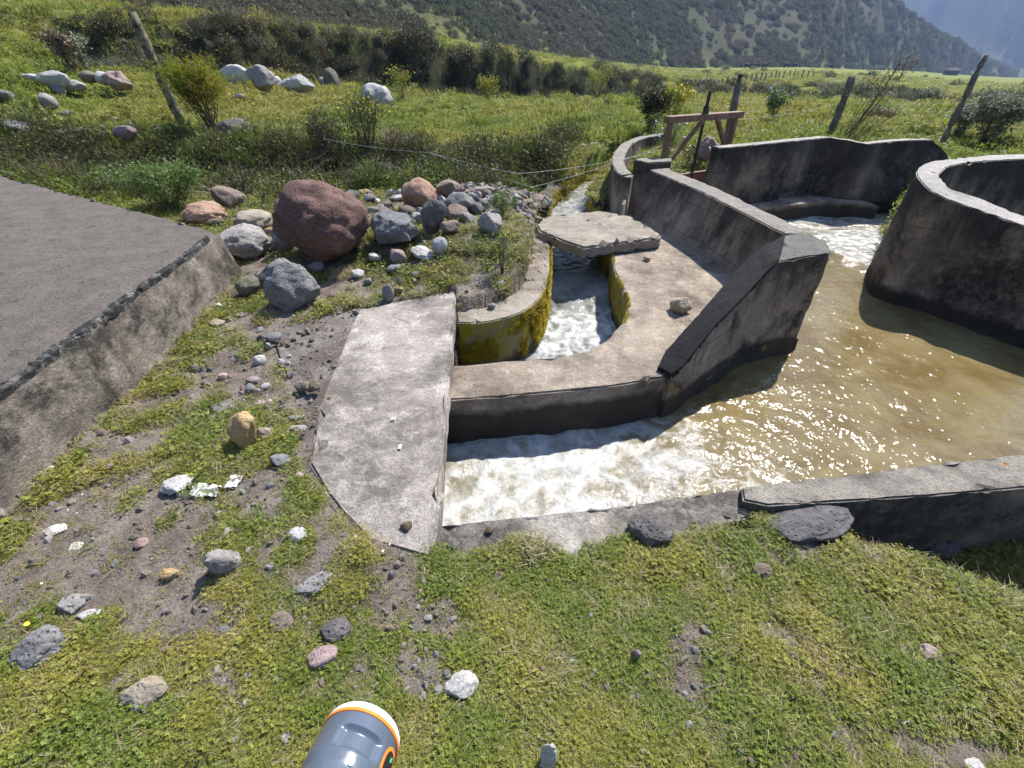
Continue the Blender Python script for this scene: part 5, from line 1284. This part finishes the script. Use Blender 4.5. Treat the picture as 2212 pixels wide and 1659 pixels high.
plant('young_herb', 'bright green leafy herb beside the footbridge end of the mound', 'plant', 1090, 470, 50, 70, LLG, 800, .03, .35, 22, bare=.1, seed=23)
plant('young_herb', 'upright green stems with yellow flowers on the grassy edge above the curb', 'plant', 1085, 590, 78, 46, LLG, 600, .018, .3, 12, flower=LF, nfl=18, bare=.4, seed=24, upright=.3)
plant('young_herb', 'small green herb with yellow tips left of the upright stems', 'plant', 1045, 500, 34, 40, LLG, 300, .024, .35, 12, flower=LF, nfl=16, bare=.3, seed=25)
tussock('dry brown tussock hanging over the low front wall', 1155, 1190, 60, 90, LST, 260, .005)
tussock('dark green grass tuft on the path below the grey pyramid shaped boulder', 575, 690, 40, 60, LB, 110, .006)
tussock('dry straw tussock in the middle of the lawn', 1190, 1450, 80, 110, LST, 420, .0028)
tussock('dry straw heap at the bottom of the lawn', 1150, 1590, 60, 100, LST, 420, .0028)
tussock('dry straw tuft in front of the huge reddish boulder', 745, 590, 34, 70, LST, 200, .006)
tussock('dark green grass tuft in the lower right lawn', 1870, 1530, 70, 100, LB, 70, .005)
tussock('round green tussock behind the back wall', 1718, 275, 34, 36, LM, 160, .03)
tussock('brown tipped tussock on the meadow right of the channel bend', 1905, 250, 36, 60, LBR, 160, .03)
tussock('spiky grass tuft against the foot of the curved wall', 1318, 450, 60, 40, LM, 90, .01, onz=-.2)
tussock('overhanging dry grass on the bank beside the flume', 1180, 385, 52, 120, LD, 200, .01)
tussock('overhanging pale grass on the bank left of the flume bend', 1050, 370, 40, 120, LD, 160, .01)

# ------------------------------------------------------------------ posts and wire
m_post = plain('grey_weathered_wood', (.17, .15, .13), .95, var=.45, scale=9, bmp=.01)
m_lich = plain('lichen_covered_wood', (.15, .135, .09), .95, var=.85, scale=10, bmp=.03)
def post(label, ub, vb, ut, vt, wpx, mat, onz=None, bend=0.0):
    p = ground_at(ub, vb) if onz is None else at(ub, vb, onz); top_ = atY(ut, vt, p.y); rad = wpx/F*depth(p)/2
    pts = []; nseg = 12; ax = top_-p
    for i in range(nseg+1):
        s = i/nseg; q = p-ax*.25+ax*1.25*s
        pts.append(q+Vector((bend*math.sin(s*3.14)+.012*noise3(s*4, ub, 1.)[()], .01*noise3(s*5, ub, 3.)[()], 0)))
    bm = bmesh.new(); tube(bm, pts, rad*1.1, 9, rad*.95)
    co = np.array([v.co[:] for v in bm.verts]); d = fbm(co[:, 0]*14, co[:, 1]*14, co[:, 2]*5, 3)*rad*.35
    for v_, k in zip(bm.verts, d): v_.co.x += k; v_.co.y += k*.5
    o = bm_obj('fence_post', bm, mat, None, smooth=True); tag(o, label, 'fence post', 'wooden posts of the wire fence'); return p, top_
P1 = post('crooked lichen covered post leaning over the yellow green bush', 397, 268, 284, 26, 18, m_lich, bend=-.03)
P2 = post('grey post rising behind the rusty gate frame', 1562, 335, 1600, 160, 13, m_post, onz=.15)
P3 = post('straight grey post behind the kink of the back wall', 1790, 300, 1842, 165, 15, m_post, onz=.2)
P4 = post('thin dark post leaning right, tallest behind the end of the back wall', 2032, 316, 2129, 119, 12, m_post)
m_wire = plain('galvanised_wire', (.55, .55, .53), .5, metal=.3)
def wire(label, pts, rad=.0017):
    bm = bmesh.new(); fine = []
    for a, b_ in zip(pts[:-1], pts[1:]):
        for k in range(8):
            s = k/8; q = a.lerp(b_, s); q.z -= .04*4*s*(1-s)*(b_-a).length/3; fine.append(q)
    fine.append(pts[-1]); tube(bm, fine, rad, 4)
    for q in fine[::2]:
        for k in range(2):
            d = Vector((rng.normal(), rng.normal(), rng.normal())).normalized()*.02; tube(bm, [q-d, q+d], rad*.6, 3)
    tag(bm_obj('barbed_wire', bm, m_wire), label, 'wire', 'strands of the barbed wire fence')
wa, wb, wc = atY(930, 330, 6.6), atY(1150, 404, 6.4), atY(1324, 352, 6.9)
wire('slack barbed wire strand drooping over the ditch to the curved wall', [atY(700, 300, 7.5), wa, wb, wc, atY(1440, 310, 7.2)])
wire('upper wire strand over the ditch, tighter than the drooping one', [wa, atY(1120, 375, 6.6), atY(1325, 347, 6.95), atY(1450, 318, 7.2)])
wire('wire strand hanging between the post with lichen and the mound', [P1[0].lerp(P1[1], .25), atY(600, 268, 10), atY(900, 262, 10.5)])
wire('wire strand between the three posts behind the back wall', [P2[0].lerp(P2[1], .45), P3[0].lerp(P3[1], .6), P4[0].lerp(P4[1], .5)])

# ------------------------------------------------------------------ sluice gate
m_iron, t, b = new_mat('rusty_painted_iron'); p = N(t, 'ShaderNodeTexCoord').outputs['Object']
c = mixc(t, ramp(t, noise_node(t, 9, 6, .7, p), .38, .62), (.16, .088, .055), (.25, .155, .105))
c = mixc(t, ramp(t, noise_node(t, 30, 5, .8, p), .58, .66), c, (.09, .04, .025))
t.links.new(c, b.inputs['Base Color']); b.inputs['Roughness'].default_value = .75; bump(t, b, noise_node(t, 60, 4, .7, p), .003)
m_plate, t, b = new_mat('rusty_gate_plate'); p = N(t, 'ShaderNodeTexCoord').outputs['Object']
c = mixc(t, ramp(t, noise_node(t, 3, 6, .7, p), .38, .6), (.34, .17, .085), (.44, .26, .15))
c = mixc(t, ramp(t, noise_node(t, 8, 6, .8, p), .56, .62), c, (.10, .05, .03))
t.links.new(c, b.inputs['Base Color']); b.inputs['Roughness'].default_value = .65; bump(t, b, noise_node(t, 40, 4, .7, p), .003)
m_stem = plain('dark_iron', (.035, .035, .035), .6, var=.3)
GA, GB = Vector((2.03, 6.80, .92)), Vector((3.19, 7.42, .92))
gate = empty('sluice_gate', GA.lerp(GB, .5)*1.0 - Vector((0, 0, .92))); tag(gate, 'rusty iron sluice gate with a trapezoid frame and dark lifting rod', 'sluice gate')
gx = (GB-GA).normalized(); gyv = Vector((-gx.y, gx.x, 0))
def bar(name, a, b_, w1, w2, mat, parent, sidev=None, bev=.004):
    d = (b_-a); L_ = d.length; d.normalize(); s = (sidev or gyv) - d*(sidev or gyv).dot(d); s.normalize(); u_ = d.cross(s)
    bm = bmesh.new(); bmesh.ops.create_cube(bm, size=1)
    for v_ in bm.verts: v_.co = Vector((v_.co.x*w1, v_.co.y*w2, v_.co.z*L_))
    bmesh.ops.bevel(bm, geom=bm.edges[:], offset=bev, segments=2, affect='EDGES')
    bm.transform(Matrix.Translation((a+b_)/2-parent.location) @ Matrix((s, u_, d)).transposed().to_4x4())
    return bm_obj(name, bm, mat, parent)
bar('crossbeam', GA-gx*.03, GB+gx*.03, .13, .075, m_iron, gate)
pl, prr = GA+gx*.05, GB-gx*.06
bar('upright_post', Vector((pl.x-.01, pl.y, .885)), Vector((pl.x-.01, pl.y, .36)), .07, .06, m_iron, gate)
bar('upright_post', Vector((prr.x, prr.y, .885)), Vector((prr.x, prr.y, -.35)), .07, .055, m_iron, gate)
mid = GA.lerp(GB, .46)
bar('diagonal_brace', mid+Vector((0, 0, -.03))-gx*.02-gyv*.045, Vector((pl.x-.03, pl.y, .33))-gyv*.045, .045, .05, m_iron, gate)
bar('diagonal_brace', GA.lerp(GB, .62)+Vector((0, 0, .01))-gyv*.045, Vector((prr.x, prr.y, .26))-gyv*.055-gx*.02+gx*.10, .05, .05, m_iron, gate)
stm = GA.lerp(GB, .48)
bm = bmesh.new(); tube(bm, [Vector((stm.x, stm.y, .08))-gate.location, Vector((stm.x+.012, stm.y, 1.22))-gate.location], .021, 10); bm_obj('lifting_rod', bm, m_stem, gate, auto=R(40))
bm = bmesh.new(); tube(bm, [Vector((stm.x+.008, stm.y, .955))-gate.location, Vector((stm.x+.009, stm.y, .985))-gate.location, Vector((stm.x+.009, stm.y, 1.05))-gate.location], .05, 8, .035); bm_obj('lifting_nut', bm, m_stem, gate, auto=R(40))
bar('gate_plate', Vector((pl.x+.05, pl.y+.03, -.2)), Vector((pl.x+.05, pl.y+.03, -.19)), .01, .01, m_plate, gate)
g0, g1 = pl+gx*.04, prr-gx*.03; bm = bmesh.new()
vs = [bm.verts.new(Vector((q.x, q.y, z_))-gate.location+gyv*s) for s in (-.008, .012) for (q, z_) in ((g0, -.7), (g1, -.7), (g1, .215), (g0, .205))]
for f in [(0, 1, 2, 3), (7, 6, 5, 4), (0, 4, 5, 1), (1, 5, 6, 2), (2, 6, 7, 3), (3, 7, 4, 0)]: bm.faces.new([vs[i] for i in f])
bmesh.ops.recalc_face_normals(bm, faces=bm.faces[:]); pl_o = bm_obj('gate_plate', bm, m_plate, gate)
bar('plate_rim', Vector((g0.x, g0.y, .215)), Vector((g1.x, g1.y, .225)), .05, .02, m_iron, gate)
bpy.data.objects.remove([o for o in gate.children if o.name == 'gate_plate'][0]); pl_o.name = 'gate_plate'

# ------------------------------------------------------------------ instrument at the lower edge
m_body, t, b = new_mat('glossy_slate_plastic'); b.inputs['Base Color'].default_value = (.085, .105, .135, 1); b.inputs['Roughness'].default_value = .28; b.inputs['Coat Weight'].default_value = .6; b.inputs['Coat Roughness'].default_value = .08
p = N(t, 'ShaderNodeTexCoord').outputs['Object']; t.links.new(ramp(t, noise_node(t, 30, 5, .8, p), .45, .7, .22, .42), b.inputs['Roughness'])
m_dome = plain('white_radome_plastic', (.78, .78, .78), .35, var=.03); m_orange = plain('orange_ring', (.85, .22, .03), .4, var=.05)
m_panel = plain('black_panel', (.02, .02, .022), .3, var=.1); m_led = plain('green_mark', (.05, .5, .25), .4, var=.1); m_badge = plain('light_blue_badge', (.45, .55, .75), .4, var=.1)
ctr = atY(776, 1604, .215)
rt_, up_, fw_ = Vector((1, 0, 0)), Vector((0, SP, CP)), Vector((0, CP, -SP))
rd = (ctr-Vector((0, 0, CAMZ))).normalized(); ip = (rt_*.40+up_*.86); ip = (ip-rd*ip.dot(rd)).normalized(); ax = (ip*math.cos(R(36))+rd*math.sin(R(36))).normalized(); radi = 86/F*depth(ctr)
inst = empty('survey_instrument', ctr); tag(inst, 'slate grey barrel shaped instrument with an orange ring and white dome', 'instrument')
Q = ax.to_track_quat('Z', 'Y').to_matrix().to_4x4()
# turn so that the local +X faces the viewer
vv = (Vector((0, 0, CAMZ))-ctr).normalized(); loc = Q.inverted().to_3x3() @ vv; Q = Q @ Matrix.Rotation(math.atan2(loc.y, loc.x), 4, 'Z')
def lathe(name, prof, mat, n=72, mod=None):
    bm = bmesh.new(); rings = []
    for (r_, z_) in prof:
        ring = []
        for k in range(n):
            a = 2*math.pi*k/n; rr_ = r_
            if mod: rr_ *= mod(a, z_)
            ring.append(bm.verts.new((rr_*math.cos(a)*radi, rr_*math.sin(a)*radi, z_*radi)))
        rings.append(ring)
    for a, b_ in zip(rings[:-1], rings[1:]):
        for k in range(n): bm.faces.new((a[k], a[(k+1) % n], b_[(k+1) % n], b_[k]))
    bm.faces.new(rings[0][::-1]); bm.faces.new(rings[-1]); bm.transform(Q); return bm_obj(name, bm, mat, inst, auto=R(50))
def grip(a, z_):
    a = (a+math.pi) % (2*math.pi)-math.pi
    return 1-.13*float(sstep(.62, .46, abs(a-.0)))*float(sstep(-.92, -.80, z_)*sstep(-.36, -.44, z_))
zs_ = np.linspace(-3.0, -.06, 90)
lathe('body', [(.93 if z_ < -1.25 else .93+.06*float(sstep(-1.25, -.9, z_)), z_) for z_ in zs_]+[(.985, -.03)], m_body, 96, grip)
lathe('orange_ring', [(.99, -.03), (1.012, -.02), (1.014, .06), (1.0, .07)], m_orange)
lathe('dome', [(1.0, .072), (1.0, .15), (.98, .22), (.94, .28), (.85, .335), (.70, .375), (.50, .40), (.28, .415), (.02, .42)], m_dome)
def patch(name, a0, z0, ra, rz_, rr_, mat, parent=inst, n=28, ring=None):
    bm = bmesh.new(); outer = [];
    for k in range(n):
        s = 2*math.pi*k/n; ca, sa = math.cos(s), math.sin(s)
        ca = math.copysign(abs(ca)**.8, ca); sa = math.copysign(abs(sa)**.8, sa); a = a0+ra*ca; z_ = z0+rz_*sa
        outer.append((a, z_))
    def P_(a, z_, h): return Vector((math.cos(a)*(rr_+h)*radi, math.sin(a)*(rr_+h)*radi, z_*radi))
    v1 = [bm.verts.new(P_(a, z_, .012)) for a, z_ in outer]; v0 = [bm.verts.new(P_(a, z_, -.02)) for a, z_ in outer]
    if ring:
        v2 = [bm.verts.new(P_(a0+(a-a0)*ring, z0+(z_-z0)*ring, .012)) for a, z_ in outer]
        for k in range(n): bm.faces.new((v1[k], v1[(k+1) % n], v2[(k+1) % n], v2[k]))
    else:
        cc = bm.verts.new(P_(a0, z0, .013))
        for k in range(n): bm.faces.new((v1[k], v1[(k+1) % n], cc))
    for k in range(n): bm.faces.new((v0[k], v0[(k+1) % n], v1[(k+1) % n], v1[k]))
    bm.transform(Q); bmesh.ops.recalc_face_normals(bm, faces=bm.faces[:]); return bm_obj(name, bm, mat, parent)
patch('panel_ring', 1.02, -.62, .30, .42, 1.0, m_orange, ring=.80)
dp = patch('display_panel', 1.02, -.62, .25, .35, .992, m_panel); patch('green_mark', 1.04, -.42, .03, .06, 1.012, m_led, dp)
patch('badge', .02, -1.12, .07, .10, .955, m_badge)
bm = bmesh.new(); e_ = ctr-ax*radi*2.9; tube(bm, [e_-ctr, Vector((e_.x-.02, e_.y-.03, gz(e_.x, e_.y)))-ctr], .014, 12); bm_obj('support_pole', bm, m_stem, inst)

# ------------------------------------------------------------------ far things
m_cow = plain('black_hide', (.02, .018, .016), .8)
def make_cow():
    r0 = empty('cow', (0, 0, 0)); bm = bmesh.new()
    def ell(c_, s, m_=None):
        mm = Matrix.Translation(c_) @ (m_ or Matrix.Identity(4)) @ Matrix.Diagonal((*s, 1)); bmesh.ops.create_icosphere(bm, subdivisions=2, radius=1, matrix=mm)
    ell((0, 0, 1.0), (.95, .32, .38)); ell((.45, 0, 1.02), (.5, .33, .42)); ell((-.6, 0, 1.05), (.4, .3, .36)); ell((.98, 0, 1.15), (.42, .15, .22), Matrix.Rotation(-.4, 4, 'Y')); ell((1.42, 0, 1.22), (.28, .12, .14), Matrix.Rotation(.5, 4, 'Y'))
    for x_, y_ in ((.62, .17), (.66, -.17), (-.72, .16), (-.68, -.16)):
        tube(bm, [Vector((x_, y_, .85)), Vector((x_-.03, y_, .42)), Vector((x_, y_, 0))], .12, 7, .05)
    tube(bm, [Vector((-.98, 0, 1.2)), Vector((-1.06, 0, .9)), Vector((-1.05, 0, .5))], .03, 5, .03)
    for s in (-1, 1):
        tube(bm, [Vector((1.25, s*.09, 1.36)), Vector((1.24, s*.24, 1.36))], .05, 5, .01)
    bm_obj('body', bm, m_cow, r0, smooth=True); return r0
cow0 = make_cow()
cl = ['black cow far out on the plain, left end of the herd', 'black cow second from the left of the far herd', 'black cow in the middle of the far herd', 'black cow right of the middle of the far herd', 'black cow right end of the far herd', 'lone black cow on the grassy rise right of the herd']
for i, (u, v, a) in enumerate([(1614, 146, .2), (1632, 147, 2.9), (1650, 147, .3), (1698, 147, 3.0), (1715, 148, .4), (1790, 158, 2.6)]):
    if i == 0: o = cow0
    else:
        o = cow0.copy(); sc.collection.objects.link(o)
        for ch in list(cow0.children): c2 = ch.copy(); sc.collection.objects.link(c2); c2.parent = o
    d = ray(u, v); d_ = Vector((d.x, d.y, 0)).normalized()*(175+8*i); o.location = (d_.x, d_.y, gz(d_.x, d_.y)); o.rotation_euler = (0, 0, a); o.scale = (1.0,)*3
    tag(o, cl[i], 'cow', 'black cattle grazing far out on the plain')
hp = ray(2053, 160); hp.z = 0; hp = hp.normalized()*300; hp.z = gz(hp.x, hp.y); hut = empty('field_hut', hp); tag(hut, 'tiny dark hut standing alone far out on the plain', 'hut')
m_hut = plain('dark_boards', (.06, .05, .045), .9); k_ = 22/F*depth(hp)
bm = bmesh.new(); bmesh.ops.create_cube(bm, size=1, matrix=Matrix.Translation((0, 0, .2*k_)) @ Matrix.Diagonal((k_, k_*.7, k_*.4, 1))); bm_obj('wall', bm, m_hut, hut)
bm = bmesh.new(); vv_ = [bm.verts.new(q) for q in [(-.62*k_, -.45*k_, .4*k_), (.62*k_, -.45*k_, .4*k_), (.62*k_, .45*k_, .4*k_), (-.62*k_, .45*k_, .4*k_), (-.4*k_, 0, .62*k_), (.4*k_, 0, .62*k_)]]
for f in [(0, 1, 5, 4), (2, 3, 4, 5), (0, 4, 3), (1, 2, 5), (0, 3, 2, 1)]: bm.faces.new([vv_[i] for i in f])
bm_obj('roof', bm, m_hut, hut)
bm = bmesh.new(); tube(bm, [Vector((0, 0, -.2)), Vector((.02, 0, .7)), Vector((0, 0, 1.45))], .055, 6, .05); fm = bm_obj('far_post', bm, m_post)
proto = fm; first = True
for i in range(28):
    u = 1478+i*10.2+rng.normal(0, 1.5); v = 206-i*1.25+12*math.sin(i*.2)*0 if i < 12 else 195-(i-12)*1.6
    v = np.interp(u, [1478, 1560, 1620, 1700, 1790], [190, 186, 176, 168, 172])
    o = proto if first else proto.copy()
    if not first: sc.collection.objects.link(o)
    first = False; o.location = ground_at(u, v); o.rotation_euler = (rng.normal(0, .05), rng.normal(0, .05), 0); hh_ = float(rng.uniform(11, 16))/F*depth(o.location)/1.45; o.scale = (1.2, 1.2, min(1, hh_))
    o.name = 'fence_post'; tag(o, 'thin dark post in the long fence row on the far plain', 'fence post', 'thin posts of the fence on the far plain')

# ------------------------------------------------------------------ air
bm = bmesh.new(); bmesh.ops.create_cube(bm, size=1, matrix=Matrix.Translation((0, 0, 190)) @ Matrix.Diagonal((7600, 7600, 620, 1)))
m_h = bpy.data.materials.new('air'); m_h.use_nodes = True; t = m_h.node_tree; t.nodes.remove(t.nodes['Principled BSDF'])
pv = t.nodes.new('ShaderNodeVolumePrincipled'); pv.inputs['Density'].default_value = .0004; pv.inputs['Color'].default_value = (.42, .60, 1, 1); pv.inputs['Anisotropy'].default_value = .2
t.links.new(pv.outputs[0], t.nodes['Material Output'].inputs['Volume'])
hz_o = bm_obj('haze', bm, m_h); hz_o['kind'] = 'stuff'
